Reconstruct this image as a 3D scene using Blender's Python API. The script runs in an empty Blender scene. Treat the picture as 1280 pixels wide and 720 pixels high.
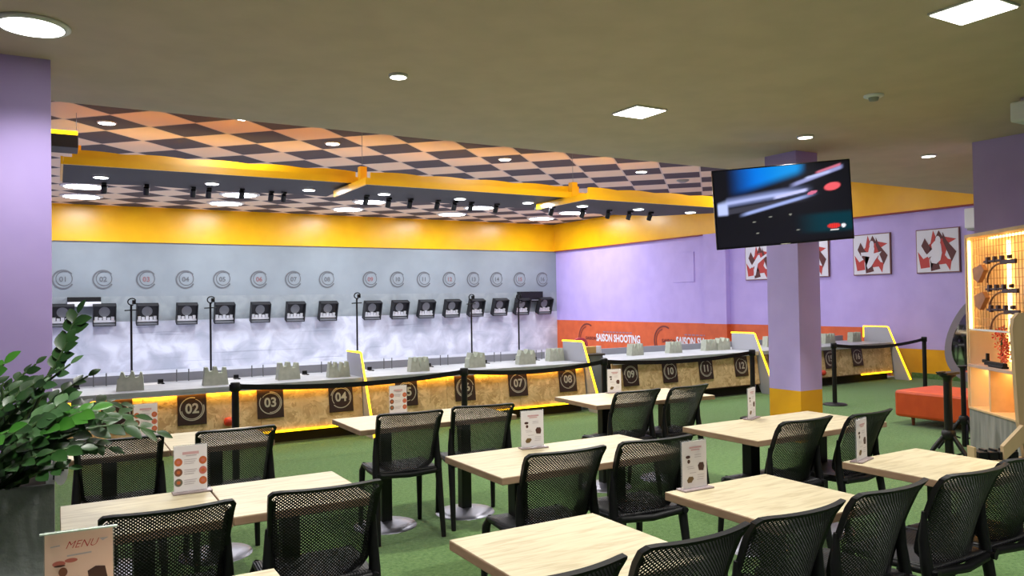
import bpy, bmesh, math, random
from mathutils import Vector, Matrix
random.seed(7)
PI = math.pi
S = bpy.context.scene
COL = S.collection

# ------------------------------------------------------------------ helpers
def lin(c):
    return tuple(((v/255)/12.92 if v/255 <= .04045 else ((v/255+.055)/1.055)**2.4) for v in c) + (1,)

MATS = {}
def mat(name, rgb, rough=.5, metal=0., emit=0., spec=.5, coat=0., alpha=1.):
    if name in MATS: return MATS[name]
    m = bpy.data.materials.new(name); m.use_nodes = True
    b = m.node_tree.nodes['Principled BSDF']
    b.inputs['Base Color'].default_value = lin(rgb)
    b.inputs['Roughness'].default_value = rough
    b.inputs['Metallic'].default_value = metal
    b.inputs['Specular IOR Level'].default_value = spec
    b.inputs['Coat Weight'].default_value = coat
    if alpha < 1: b.inputs['Alpha'].default_value = alpha
    if emit:
        b.inputs['Emission Color'].default_value = lin(rgb)
        b.inputs['Emission Strength'].default_value = emit
    MATS[name] = m
    return m

def nodes(m):
    return m.node_tree.nodes, m.node_tree.links, m.node_tree.nodes['Principled BSDF']

def noise_mat(name, c1, c2, scale=8, detail=4, rough=.6, bump=0., bscale=None, stretch=(1,1,1), lo=.35, hi=.65, dist=0., **k):
    if name in MATS: return MATS[name]
    m = mat(name, c1, rough, **k); N, L, B = nodes(m)
    tc = N.new('ShaderNodeTexCoord'); mp = N.new('ShaderNodeMapping'); mp.inputs['Scale'].default_value = stretch
    L.new(tc.outputs['Object'], mp.inputs['Vector'])
    n = N.new('ShaderNodeTexNoise'); n.inputs['Scale'].default_value = scale; n.inputs['Detail'].default_value = detail
    n.inputs['Distortion'].default_value = dist
    L.new(mp.outputs[0], n.inputs['Vector'])
    r = N.new('ShaderNodeValToRGB'); r.color_ramp.elements[0].position = lo; r.color_ramp.elements[1].position = hi
    r.color_ramp.elements[0].color = lin(c1); r.color_ramp.elements[1].color = lin(c2)
    L.new(n.outputs['Fac'], r.inputs[0]); L.new(r.outputs[0], B.inputs['Base Color'])
    if bump:
        n2 = N.new('ShaderNodeTexNoise'); n2.inputs['Scale'].default_value = bscale or scale*3; n2.inputs['Detail'].default_value = 3
        L.new(mp.outputs[0], n2.inputs['Vector'])
        bp = N.new('ShaderNodeBump'); bp.inputs['Strength'].default_value = bump; bp.inputs['Distance'].default_value = .02
        L.new(n2.outputs['Fac'], bp.inputs['Height']); L.new(bp.outputs[0], B.inputs['Normal'])
    return m

class MB:
    """collects geometry for ONE mesh object"""
    def __init__(s): s.v = []; s.f = []; s.m = []; s.sm = []
    def add(s, vs, fs, mi=0, smooth=False, M=None):
        o = len(s.v)
        s.v += [tuple(M @ Vector(p)) if M else tuple(p) for p in vs]
        s.f += [tuple(i+o for i in f) for f in fs]; s.m += [mi]*len(fs); s.sm += [smooth]*len(fs)
        return s
    def box(s, x0, x1, y0, y1, z0, z1, mi=0, b=0., M=None):
        if b <= 0:
            v = [(x,y,z) for x in (x0,x1) for y in (y0,y1) for z in (z0,z1)]
            f = [(0,1,3,2),(4,6,7,5),(0,4,5,1),(2,3,7,6),(0,2,6,4),(1,5,7,3)]
            return s.add(v, f, mi, False, M)
        bm = bmesh.new(); bmesh.ops.create_cube(bm, size=1)
        for v in bm.verts: v.co = Vector(((x0+x1)/2+v.co.x*(x1-x0), (y0+y1)/2+v.co.y*(y1-y0), (z0+z1)/2+v.co.z*(z1-z0)))
        bmesh.ops.bevel(bm, geom=bm.edges[:], offset=b, segments=2, profile=.5, affect='EDGES')
        bm.verts.index_update()
        s.add([v.co[:] for v in bm.verts], [[v.index for v in f.verts] for f in bm.faces], mi, False, M); bm.free()
        return s
    def prism(s, poly, y0, y1, mi=0, M=None):
        """poly in (x,z), extruded along y"""
        n = len(poly)
        v = [(x,y0,z) for x,z in poly]+[(x,y1,z) for x,z in poly]
        f = [tuple(range(n)), tuple(range(2*n-1, n-1, -1))]+[(i, i+n, (i+1)%n+n, (i+1)%n) for i in range(n)]
        return s.add(v, f, mi, False, M)
    def flat(s, poly, y, mi=0, M=None):
        return s.add([(x,y,z) for x,z in poly], [tuple(range(len(poly)))], mi, False, M)
    def tube(s, pts, r, mi=0, seg=10, M=None, smooth=True, cap=True, flat=None):
        P = [Vector(p) for p in pts]; rr = r if isinstance(r, (list, tuple)) else [r]*len(P)
        vs = []; fs = []; up = None
        for i, p in enumerate(P):
            t = ((P[min(i+1,len(P)-1)]-P[max(i-1,0)])).normalized()
            if up is None:
                up = Vector((0,0,1)) if abs(t.z) < .9 else Vector((0,1,0))
            a = t.cross(up).normalized(); up = a.cross(t).normalized()
            for k in range(seg):
                an = 2*PI*k/seg; q = (flat or 1)
                vs.append(p + a*math.cos(an)*rr[i] + up*math.sin(an)*rr[i]*q)
        for i in range(len(P)-1):
            for k in range(seg):
                fs.append((i*seg+k, i*seg+(k+1)%seg, (i+1)*seg+(k+1)%seg, (i+1)*seg+k))
        s.add(vs, fs, mi, smooth, M)
        if cap:
            s.add([vs[k] for k in range(seg)], [tuple(range(seg))[::-1]], mi, False, M)
            s.add([vs[-seg+k] for k in range(seg)], [tuple(range(seg))], mi, False, M)
        return s
    def lathe(s, prof, cx=0, cy=0, mi=0, seg=32, M=None, smooth=True):
        """prof: (radius, z)"""
        vs = []; fs = []
        for r, z in prof:
            for k in range(seg): vs.append((cx+r*math.cos(2*PI*k/seg), cy+r*math.sin(2*PI*k/seg), z))
        for i in range(len(prof)-1):
            for k in range(seg): fs.append((i*seg+k, i*seg+(k+1)%seg, (i+1)*seg+(k+1)%seg, (i+1)*seg+k))
        return s.add(vs, fs, mi, smooth, M)
    def build(s, name, mats, parent=None, loc=(0,0,0), rz=0):
        me = bpy.data.meshes.new(name); me.from_pydata([tuple(v) for v in s.v], [], s.f)
        for m in (mats if isinstance(mats, (list, tuple)) else [mats]): me.materials.append(m)
        me.polygons.foreach_set('material_index', s.m); me.polygons.foreach_set('use_smooth', s.sm)
        me.update()
        bm = bmesh.new(); bm.from_mesh(me); bmesh.ops.recalc_face_normals(bm, faces=bm.faces[:]); bm.to_mesh(me); bm.free()
        return link(name, me, parent, loc, rz)

def link(name, me, parent=None, loc=(0,0,0), rz=0):
    o = bpy.data.objects.new(name, me); COL.objects.link(o)
    o.location = loc; o.rotation_euler = (0,0,rz)
    if parent: o.parent = parent
    return o
def empty(name, loc=(0,0,0), rz=0, parent=None):
    o = bpy.data.objects.new(name, None); COL.objects.link(o); o.location = loc; o.rotation_euler = (0,0,rz)
    o.empty_display_size = .05
    if parent: o.parent = parent
    return o
def tag(o, label, cat, group=None, kind=None):
    o['label'] = label; o['category'] = cat
    if group: o['group'] = group
    if kind: o['kind'] = kind
    return o
def struct(o, label=None):
    o['kind'] = 'structure'
    if label: o['label'] = label
    return o
KIDS = {}
def kids(o):
    return [c for c in list(o.children)]
def copy_tree(o, parent=None):
    c = o.copy(); COL.objects.link(c); c.parent = parent
    for ch in kids(o): copy_tree(ch, c)
    return c
def place(o, loc, rz=0): o.location = loc; o.rotation_euler = (0,0,rz); return o

def text_mesh(txt, size, shear=0., bold=0.):
    cu = bpy.data.curves.new('t', 'FONT'); cu.body = txt; cu.size = size; cu.align_x = 'CENTER'; cu.align_y = 'CENTER'
    cu.shear = shear; cu.offset = bold; cu.resolution_u = 3
    ob = bpy.data.objects.new('t', cu)
    me = bpy.data.meshes.new_from_object(ob)
    vs = [v.co[:] for v in me.vertices]; fs = [tuple(p.vertices) for p in me.polygons]
    bpy.data.objects.remove(ob); bpy.data.curves.remove(cu); bpy.data.meshes.remove(me)
    return vs, fs
def add_text(mb, txt, size, M, mi=0, shear=0., bold=0., sx=1.):
    vs, fs = text_mesh(txt, size, shear, bold)
    mb.add([(x*sx, 0, y) for x, y, z in vs], fs, mi, False, M)
def arc(mb, cx, cz, r0, r1, a0, a1, y, mi=0, M=None, n=28):
    v = []; f = []
    for i in range(n+1):
        a = a0+(a1-a0)*i/n
        v += [(cx+r0*math.cos(a), y, cz+r0*math.sin(a)), (cx+r1*math.cos(a), y, cz+r1*math.sin(a))]
    for i in range(n): f.append((2*i, 2*i+1, 2*i+3, 2*i+2))
    mb.add(v, f, mi, False, M)
def disc(mb, cx, cz, rx, rz, y, mi=0, M=None, n=20):
    mb.flat([(cx+rx*math.cos(2*PI*i/n), cz+rz*math.sin(2*PI*i/n)) for i in range(n)], y, mi, M)

# ------------------------------------------------------------------ camera
HC = 1.6; F = 968.; PITCH = math.radians(.95); ROLL = math.radians(-.892); YAW = math.radians(30.5)
fh = Vector((math.sin(YAW), math.cos(YAW), 0)); rt = Vector((math.cos(YAW), -math.sin(YAW), 0))
fw = fh*math.cos(PITCH)+Vector((0,0,math.sin(PITCH))); up = rt.cross(fw)
right = rt*math.cos(ROLL)+up*math.sin(ROLL); upc = -rt*math.sin(ROLL)+up*math.cos(ROLL)
cd = bpy.data.cameras.new('camera'); cam = bpy.data.objects.new('camera', cd); COL.objects.link(cam)
cd.sensor_width = 36; cd.lens = F/1280*36; cd.clip_start = .05; cd.clip_end = 100
cam.matrix_world = Matrix.Translation((0,0,HC)) @ Matrix((right, upc, -fw)).transposed().to_4x4()
S.camera = cam
def ray(u, v):
    x = u-640; y = v-360
    return (fw*F + right*x - upc*y)/F
def onz(u, v, z): r = ray(u, v); return r*((z-HC)/r.z)+Vector((0,0,HC))
def ony(u, v, y): r = ray(u, v); return r*(y/r.y)+Vector((0,0,HC))
def onx(u, v, x): r = ray(u, v); return r*(x/r.x)+Vector((0,0,HC))

# ------------------------------------------------------------------ materials
PURPLE = noise_mat('purple_paint', (194,174,236), (186,166,230), 2.5, 3, .55)
YELLOW = noise_mat('yellow_paint', (250,187,10), (243,176,6), 3, 3, .28, bump=.25, bscale=1.3, lo=.3, hi=.7)
YELLOW_LOW = noise_mat('yellow_dado_paint', (236,172,12), (226,160,10), 3, 3, .5)
ORANGE = noise_mat('orange_paint', (222,102,52), (210,92,46), 4, 3, .5)
CEIL = noise_mat('ceiling_paint', (208,187,168), (200,180,161), 3, 3, .8)
TURF = noise_mat('green_turf', (56,94,42), (118,150,92), 34, 15, .95, bump=.5, bscale=120, lo=.32, hi=.68, spec=.1)
nodes(TURF)[2].inputs['Sheen Weight'].default_value = .25; nodes(TURF)[2].inputs['Sheen Roughness'].default_value = .4
for n_ in nodes(TURF)[0]:
    if n_.type == 'TEX_NOISE': n_.inputs['Roughness'].default_value = .72
BLACK = noise_mat('black_plastic', (15,15,17), (21,21,23), 20, 2, .5, spec=.3)
BLACKM = mat('black_metal', (22,22,24), .4, .3)
SOFFIT = mat('black_soffit_paint', (50,46,50), .7)
CHROME = mat('brushed_steel', (140,140,152), .42, 1.)
GREY_TOP = noise_mat('grey_counter_laminate', (182,184,192), (168,170,180), 6, 3, .45)
REST = noise_mat('grey_green_foam', (182,186,172), (166,170,156), 14, 3, .85)
WHITE = mat('white_plastic', (232,232,236), .4)
PAPER = mat('white_paper', (226,222,224), .6)
PAPER_PINK = mat('pale_pink_paper', (238,205,186), .6)
DARK = mat('dark_recess', (28,24,22), .8)
LED_Y = mat('yellow_led_tube', (255,196,20), .4, emit=3.2)
LED_O = mat('orange_led_strip', (255,160,30), .4, emit=5.)
LED_O3 = mat('counter_orange_led_strip', (255,190,50), .4, emit=26.)
LED_O2 = mat('bright_orange_led_strip', (255,206,50), .4, emit=15.)
LED_W = mat('warm_led_strip', (255,205,120), .4, emit=14.)
LAMP = mat('lamp_diffuser', (255,252,245), .4, emit=7.)
LAMPC = mat('cool_lamp_diffuser', (244,250,255), .4, emit=12.)
RIM = mat('lamp_rim', (222,222,218), .5)
CONC = noise_mat('planter_concrete', (132,135,134), (110,113,113), 5, 6, .85, bump=.2, bscale=30)
SOIL = noise_mat('potting_soil', (44,34,26), (66,52,38), 40, 4, .95)
LEAF = noise_mat('dark_glossy_leaf', (24,50,21), (40,76,31), 6, 2, .4)
LEAF2 = noise_mat('bright_leaf', (46,98,30), (66,122,42), 6, 2, .3)
LEAF3 = noise_mat('pale_leaf', (62,96,58), (84,116,76), 6, 2, .3)
STEM = mat('plant_stem', (60,84,44), .5)
ACRYL = mat('clear_acrylic', (205,210,205), .1, alpha=.28)
PLY = noise_mat('plywood', (196,168,128), (178,150,112), 5, 4, .6, stretch=(1,1,.2))
VINYL = noise_mat('orange_vinyl', (216,84,32), (206,76,28), 6, 2, .42)
RED = mat('red_ink', (190,38,34), .5)
BROWN = mat('brown_ink', (84,40,28), .6)
PLATE = mat('dark_brown_plate', (52,30,28), .45)
SILVER = mat('silver_print', (196,190,176), .35, .2)
RINGM = mat('grey_ring_paint', (98,100,106), .6)
RINGR = mat('dull_red_digit_paint', (140,96,100), .6)

def tabletop_mat():
    m = mat('pale_oak_laminate', (232,216,186), .42); N, L, B = nodes(m)
    tc = N.new('ShaderNodeTexCoord'); mp = N.new('ShaderNodeMapping'); mp.inputs['Scale'].default_value = (1.2, 9, 4)
    L.new(tc.outputs['Object'], mp.inputs['Vector'])
    n = N.new('ShaderNodeTexNoise'); n.inputs['Scale'].default_value = 3.2; n.inputs['Detail'].default_value = 6; n.inputs['Distortion'].default_value = 1.3
    L.new(mp.outputs[0], n.inputs['Vector'])
    r = N.new('ShaderNodeValToRGB'); e = r.color_ramp.elements
    e[0].position = .28; e[0].color = lin((170,154,120)); e[1].position = .52; e[1].color = lin((196,184,152))
    k = e.new(.8); k.color = lin((203,192,162))
    L.new(n.outputs['Fac'], r.inputs[0]); L.new(r.outputs[0], B.inputs['Base Color'])
    return m
TOP = tabletop_mat()
EDGE = noise_mat('table_edge_band', (168,138,112), (152,122,96), 8, 3, .5, stretch=(1,1,6))

def osb_mat():
    m = mat('osb_board', (206,172,120), .7); N, L, B = nodes(m)
    tc = N.new('ShaderNodeTexCoord')
    v = N.new('ShaderNodeTexVoronoi'); v.inputs['Scale'].default_value = 14; v.inputs['Randomness'].default_value = 1
    nz = N.new('ShaderNodeTexNoise'); nz.inputs['Scale'].default_value = 6; nz.inputs['Detail'].default_value = 5; nz.inputs['Distortion'].default_value = 2.5
    mx = N.new('ShaderNodeMixRGB'); mx.inputs[0].default_value = .25
    L.new(tc.outputs['Object'], mx.inputs[1]); L.new(nz.outputs['Color'], mx.inputs[2]); L.new(mx.outputs[0], v.inputs['Vector'])
    L.new(tc.outputs['Object'], nz.inputs['Vector'])
    r = N.new('ShaderNodeValToRGB'); e = r.color_ramp.elements
    e[0].position = 0; e[0].color = lin((164,122,70)); e[1].position = 1; e[1].color = lin((240,212,164))
    sp = N.new('ShaderNodeSeparateColor'); L.new(v.outputs['Color'], sp.inputs[0])
    m2 = N.new('ShaderNodeMath'); m2.operation = 'MULTIPLY_ADD'; m2.inputs[1].default_value = .6
    n2 = N.new('ShaderNodeMath'); n2.operation = 'MULTIPLY'; n2.inputs[1].default_value = .5
    L.new(nz.outputs['Fac'], n2.inputs[0]); L.new(sp.outputs[0], m2.inputs[0]); L.new(n2.outputs[0], m2.inputs[2])
    L.new(m2.outputs[0], r.inputs[0]); L.new(r.outputs[0], B.inputs['Base Color'])
    return m
OSB = osb_mat()

def scuffed_mat():
    """white bullet curtain: mottled, with long diagonal creases"""
    m = mat('scuffed_white_sheet', (214,214,228), .6); N, L, B = nodes(m)
    tc = N.new('ShaderNodeTexCoord')
    n = N.new('ShaderNodeTexNoise'); n.inputs['Scale'].default_value = 1.9; n.inputs['Detail'].default_value = 10; n.inputs['Distortion'].default_value = .7
    L.new(tc.outputs['Object'], n.inputs['Vector'])
    r = N.new('ShaderNodeValToRGB'); e = r.color_ramp.elements
    e[0].position = .34; e[0].color = lin((172,177,192)); e[1].position = .50; e[1].color = lin((196,198,212))
    k = e.new(.64); k.color = lin((220,223,236))
    L.new(n.outputs['Fac'], r.inputs[0])
    mp = N.new('ShaderNodeMapping'); mp.inputs['Rotation'].default_value = (0, math.radians(38), 0); mp.inputs['Scale'].default_value = (.16, 1, 5.)
    L.new(tc.outputs['Object'], mp.inputs['Vector'])
    n2 = N.new('ShaderNodeTexNoise'); n2.inputs['Scale'].default_value = 2.4; n2.inputs['Detail'].default_value = 2
    L.new(mp.outputs[0], n2.inputs['Vector'])
    r2 = N.new('ShaderNodeValToRGB'); e2 = r2.color_ramp.elements
    e2[0].position = .30; e2[0].color = (.66,.67,.72,1); e2[1].position = .36; e2[1].color = (1,1,1,1)
    L.new(n2.outputs['Fac'], r2.inputs[0])
    mx = N.new('ShaderNodeMixRGB'); mx.blend_type = 'MULTIPLY'; mx.inputs[0].default_value = .75
    L.new(r.outputs[0], mx.inputs[1]); L.new(r2.outputs[0], mx.inputs[2]); L.new(mx.outputs[0], B.inputs['Base Color'])
    return m
SHEET = scuffed_mat()
GREYW = noise_mat('grey_backdrop_paint', (142,151,158), (134,143,150), 1.4, 4, .6)
GREYS = noise_mat('grey_scuffed_paint', (137,145,151), (152,159,164), 2.2, 7, .65, dist=1.5)

TILE = 2.48/3.4045; GA = math.radians(-45.01); 
def checker_mat():
    """cream and dark square panels in a white grid, laid at 45 degrees to the walls"""
    m = mat('checker_ceiling', (60,50,50), .75); N, L, B = nodes(m)
    tc = N.new('ShaderNodeTexCoord'); sx = N.new('ShaderNodeSeparateXYZ'); L.new(tc.outputs['Object'], sx.inputs[0])
    def mth(op, a, b=None):
        n = N.new('ShaderNodeMath'); n.operation = op
        for i, q in enumerate((a, b)):
            if q is None: continue
            if isinstance(q, (int, float)): n.inputs[i].default_value = q
            else: L.new(q, n.inputs[i])
        return n.outputs[0]
    # grid origin and axes from the photograph's tile corners
    c, s = math.cos(GRID_ANG), math.sin(GRID_ANG)
    X = mth('SUBTRACT', sx.outputs[0], GRID_O[0]); Y = mth('SUBTRACT', sx.outputs[1], GRID_O[1])
    a = mth('DIVIDE', mth('ADD', mth('MULTIPLY', X, c), mth('MULTIPLY', Y, s)), TILE)
    b = mth('DIVIDE', mth('ADD', mth('MULTIPLY', X, -s), mth('MULTIPLY', Y, c)), TILE)
    par = mth('FLOORED_MODULO', mth('ADD', mth('FLOOR', a), mth('FLOOR', b)), 2.)
    black = mth('LESS_THAN', par, .5)
    ea = mth('ABSOLUTE', mth('SUBTRACT', mth('FLOORED_MODULO', mth('ADD', a, .5), 1.), .5))
    eb = mth('ABSOLUTE', mth('SUBTRACT', mth('FLOORED_MODULO', mth('ADD', b, .5), 1.), .5))
    line = mth('LESS_THAN', mth('MINIMUM', ea, eb), .02)
    m1 = N.new('ShaderNodeMixRGB'); L.new(black, m1.inputs[0]); m1.inputs[1].default_value = lin((228,203,176)); m1.inputs[2].default_value = lin((66,58,64))
    m2 = N.new('ShaderNodeMixRGB'); L.new(line, m2.inputs[0]); L.new(m1.outputs[0], m2.inputs[1]); m2.inputs[2].default_value = lin((205,188,176))
    L.new(m2.outputs[0], B.inputs['Base Color'])
    return m
# grid frame: fitted in camera frame (yaw -14.51 deg, origin -4.1616, 12.905 tiles) turned into the room's axes
_t = -.2533; _c, _s = math.cos(-YAW), math.sin(-YAW)
_ox, _oy = -4.1616*TILE, 12.905*TILE
# cam-frame (right, forward) -> world
def c2w(x, y): return (x*math.cos(YAW)+y*math.sin(YAW), -x*math.sin(YAW)+y*math.cos(YAW))
GRID_O = c2w(_ox, _oy); GRID_ANG = _t-YAW
CHECK = checker_mat()

# ------------------------------------------------------------------ room shell
ZC = 3.2; ZH = 4.08; XR = 14.25; YB = 21.3; YE = 6.93; XL = -3.; YN = -3.
def slab(name, x0,x1,y0,y1,z0,z1, m): return struct(MB().box(x0,x1,y0,y1,z0,z1).build(name, m))
slab('floor', XL, XR, YN, 9.3, -.1, 0, TURF)
RFL = noise_mat('range_floor_paint', (196,197,208), (178,180,192), 1.2, 6, .6, dist=1.)
slab('floor_range', XL, XR, 9.3, YB, -.1, 0, RFL)
slab('ceiling', XL, XR, YN, YE, ZC, ZH+.1, CEIL)
slab('ceiling_range', XL, XR, YE, YB, ZH, ZH+.1, CHECK)
w = MB(); w.box(XL-.2, XR+.2, YB, YB+.2, 1.86, ZH+.1, 0).box(XL-.2, XR+.2, YB, YB+.2, 1.24, 1.86, 1).box(XL-.2, XR+.2, YB-.01, YB+.2, -.1, 1.24, 2)
struct(w.build('wall_back', [GREYW, GREYS, SHEET]))
struct(MB().box(XL, XR-.02, YB-.06, YB, ZC, ZH).build('trim_1', YELLOW), 'yellow glossy fascia over the grey backdrop')
w = MB()
w.box(XR, XR+.2, YN, YB, .95, ZH+.1, 0).box(XR, XR+.2, 9.45, YB, 0, .95, 1).box(XR, XR+.2, YN, 9.45, .555, .95, 0).box(XR, XR+.2, YN, 9.45, 0, .555, 2)
w.box(XR, XR+.2, YN, YB, -.1, 0, 0)
struct(w.build('wall_right', [PURPLE, ORANGE, YELLOW_LOW]))
REDT = mat('red_shadow_line', (150,60,50), .6)  # reddish shadow line under the fascia, put in as a coloured strip
struct(MB().box(XR-.1, XR, YN+3, YB-.06, ZC+.012, ZH, 0).box(XR-.102, XR, YN+3, YB-.06, ZC-.012, ZC+.012, 1).build('trim_2', [YELLOW, REDT]), 'yellow fascia along the top of the purple wall')
# pilaster on the right wall
w = MB(); w.box(XR-.14, XR, 13.65, 14.4, .95, ZC, 0).box(XR-.14, XR, 13.65, 14.4, 0, .95, 1).box(XR-.15, XR, 13.65, 14.4, ZC, ZH, 2)
struct(w.build('wall_right_pilaster', [PURPLE, ORANGE, YELLOW]))
# painted-over hatch on right wall
MB().box(XR-.02, XR, 14.87, 15.66, 2.02, 2.80, 0, .004).build('wall_hatch', PURPLE)
tag(bpy.data.objects['wall_hatch'], 'purple square hatch painted over on the purple wall left of the pilaster', 'hatch')
slab('wall_left', XL-.2, XL, YN, YB, -.1, ZH+.1, PURPLE)
slab('wall_near', XL, XR, YN-.2, YN, -.1, ZH+.1, PURPLE)
# brown trim in the far corner
def strip(pts, wd, y0, y1, name, m):
    b = MB()
    for (x0,z0),(x1,z1) in zip(pts[:-1], pts[1:]): b.prism([(x0-wd,z0),(x0+wd,z0),(x1+wd,z1),(x1-wd,z1)], y0, y1)
    return b.build(name, m)
pp = [ony(u, v, YB-.15) for u, v in ((707,313),(702.5,378),(709,413))]
struct(strip([(p.x, p.z) for p in pp], .07, YB-.17, YB-.12, 'trim_3', noise_mat('brown_board', (110,66,54), (92,54,44), 8, 3, .6)), 'brown board down the far corner')
# columns
def column(name, x0, x1, y0, y1, yel=.565):
    b = MB().box(x0, x1, y0, y1, yel, ZC, 0).box(x0, x1, y0, y1, 0, yel, 1)
    return struct(b.build(name, [PURPLE, YELLOW_LOW]))
column('wall_column_left', -.47, -.023, 5.78, 6.2)
column('wall_column_center', 6.99, 7.345, 5.7, 6.13)
b = MB().box(8.36, 8.75, -3, 4.555, .0, ZC, 0); struct(b.build('wall_right_dining', PURPLE))
# turf skirting at right wall
struct(MB().box(XR-.03, XR, 4.6, 9.0, 0, .1).build('baseboard_right', TURF))

# ------------------------------------------------------------------ lamps
def area(name, loc, size, watts, col, parent, shape='DISK', spread=PI):
    d = bpy.data.lights.new(name, 'AREA'); d.shape = shape; d.size = size; d.energy = watts; d.color = col; d.spread = spread
    o = bpy.data.objects.new(name, d); COL.objects.link(o); o.location = loc; o.parent = parent
    return o
WARM = (1, .93, .82); NEU = (1, .97, .92); COOL = (.90, .95, 1)
def round_lamp(name, label, loc, r, watts, col, grp, m=LAMP, warmth=None, th=.02):
    e = empty(name, loc); tag(e, label, 'ceiling light', grp)
    z0 = -th
    MB().lathe([(r*.9, -.001), (r*1.08, -.001), (r*1.08, z0*.6), (r, z0), (r*.9, z0)], seg=40).build('rim', RIM, e)
    MB().lathe([(0, z0+.001), (r*.93, z0+.001), (r*.93, z0*.4)], seg=40).build('diffuser', m, e)
    area('lamp', (0, 0, z0-.004), r*1.8, watts, col, e, spread=(DSP if loc[2] < 3.5 else PI))
    return e
def square_lamp(label, loc, s, watts, grp):
    e = empty('panel_light', loc); tag(e, label, 'ceiling light', grp)
    h = s/2
    MB().box(-h-.012, h+.012, -h-.012, h+.012, -.014, -.001, 0, .003).build('rim', RIM, e)
    MB().box(-h, h, -h, h, -.018, -.013).build('diffuser', LAMP, e)
    area('lamp', (0,0,-.022), s, watts, NEU, e, 'SQUARE', DSP)
    return e
G = 'lights in the grey dining ceiling'
GW = 24.; DSP = math.radians(125)
round_lamp('round_panel_light', 'large round ceiling light above the left purple column', (-.11, 5.1, ZC), .18, GW*.6, NEU, G)
round_lamp('downlight', 'small round downlight in the grey ceiling left of the picture middle, glowing warm', (2.08, 5.06, ZC), .062, GW*.8, WARM, G)
square_lamp('square panel light in the middle of the grey ceiling', (4.29, 5.10, ZC), .31, GW*1.3, G)
round_lamp('downlight', 'small downlight just above the television', (6.45, 5.14, ZC), .075, GW*.8, NEU, G)
round_lamp('downlight', 'small downlight right of the television near the yellow fascia', (8.64, 5.2, ZC), .075, GW*.8, NEU, G)
square_lamp('square panel light at the top right edge of the photo', (4.45, 2.4, ZC), .31, GW*1.3, G)
for x, y in ((-.1,2.4),(2.1,2.4),(.9,-.4),(4.4,-.4),(11.3,5.1)):
    round_lamp('round_panel_light', 'round ceiling light outside the frame of the photo', (x, y, ZC), .15, GW*1.1, NEU, G)
# smoke detector
p = onz(1092,119,ZC); e = empty('smoke_detector', (p.x,p.y,ZC)); tag(e, 'small white smoke detector on the grey ceiling above and right of the television', 'smoke detector')
MB().lathe([(.075,0),(.075,-.012),(.06,-.02),(0,-.02)], seg=24).build('base', WHITE, e)
MB().lathe([(.04,-.02),(.034,-.045),(0,-.05)], seg=20).build('sensor_cap', mat('grey_plastic',(150,150,148),.5), e)
# white speaker at right edge
p = onz(1281,141,ZC-.12); e = empty('ceiling_speaker', (p.x,p.y,ZC)); tag(e, 'white box speaker hanging from the ceiling at the right edge of the photo', 'speaker')
MB().box(-.1,.1,-.07,.07,-.2,-.03,0,.02).build('housing', WHITE, e); MB().box(-.02,.02,-.02,.02,-.04,0).build('bracket', WHITE, e)

# range ceiling lights
GB = 'large round lights over the range'
names = ['first','second','third','fourth','fifth']
BW = 42.
for k, x in enumerate((.5, 3.55, 6.6, 9.62, 12.6)):
    round_lamp('round_panel_light', f'{names[k]} large round light from the left in the row nearest the back wall', (x, 19.6, ZH), .40, BW, COOL, GB, LAMPC, th=.03)
    round_lamp('round_panel_light', f'{names[k]} large round light from the left half hidden behind the black hanging panel', (x, 17.95, ZH), .40, BW, COOL, GB, LAMPC, th=.03)
for k, x in enumerate((.6, 3.69, 6.76, 9.82, 12.9)):
    round_lamp('downlight', f'{names[k]} downlight from the left on the checkered ceiling', (x, 11.65, ZH), .11, 26, COOL, 'downlights on the checkered ceiling', LAMPC)
round_lamp('downlight', 'downlight on the checkered ceiling right at the grey ceiling edge', (2.14, 10.60, ZH), .085, 26, COOL, 'downlights on the checkered ceiling', LAMPC)
# second row of big lamps further forward is hidden by the dining ceiling, it lights the counters
for k, x in enumerate((2, 6, 10)):
    round_lamp('round_panel_light', 'round light behind the grey ceiling edge, out of sight', (x, 8.3, ZH), .3, 60, NEU, 'round lights behind the ceiling edge')
# sprinkler plate on ceiling tile
p = onz(853.5,225,ZH); tag(MB().lathe([(.13,0),(.13,-.02),(.05,-.06),(0,-.06)], seg=20).build('sprinkler_head', mat('grey_plastic',(150,150,148),.5), None, (p.x,p.y,ZH)), 'small grey sprinkler head on the checkered ceiling near the television', 'sprinkler')

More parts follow.
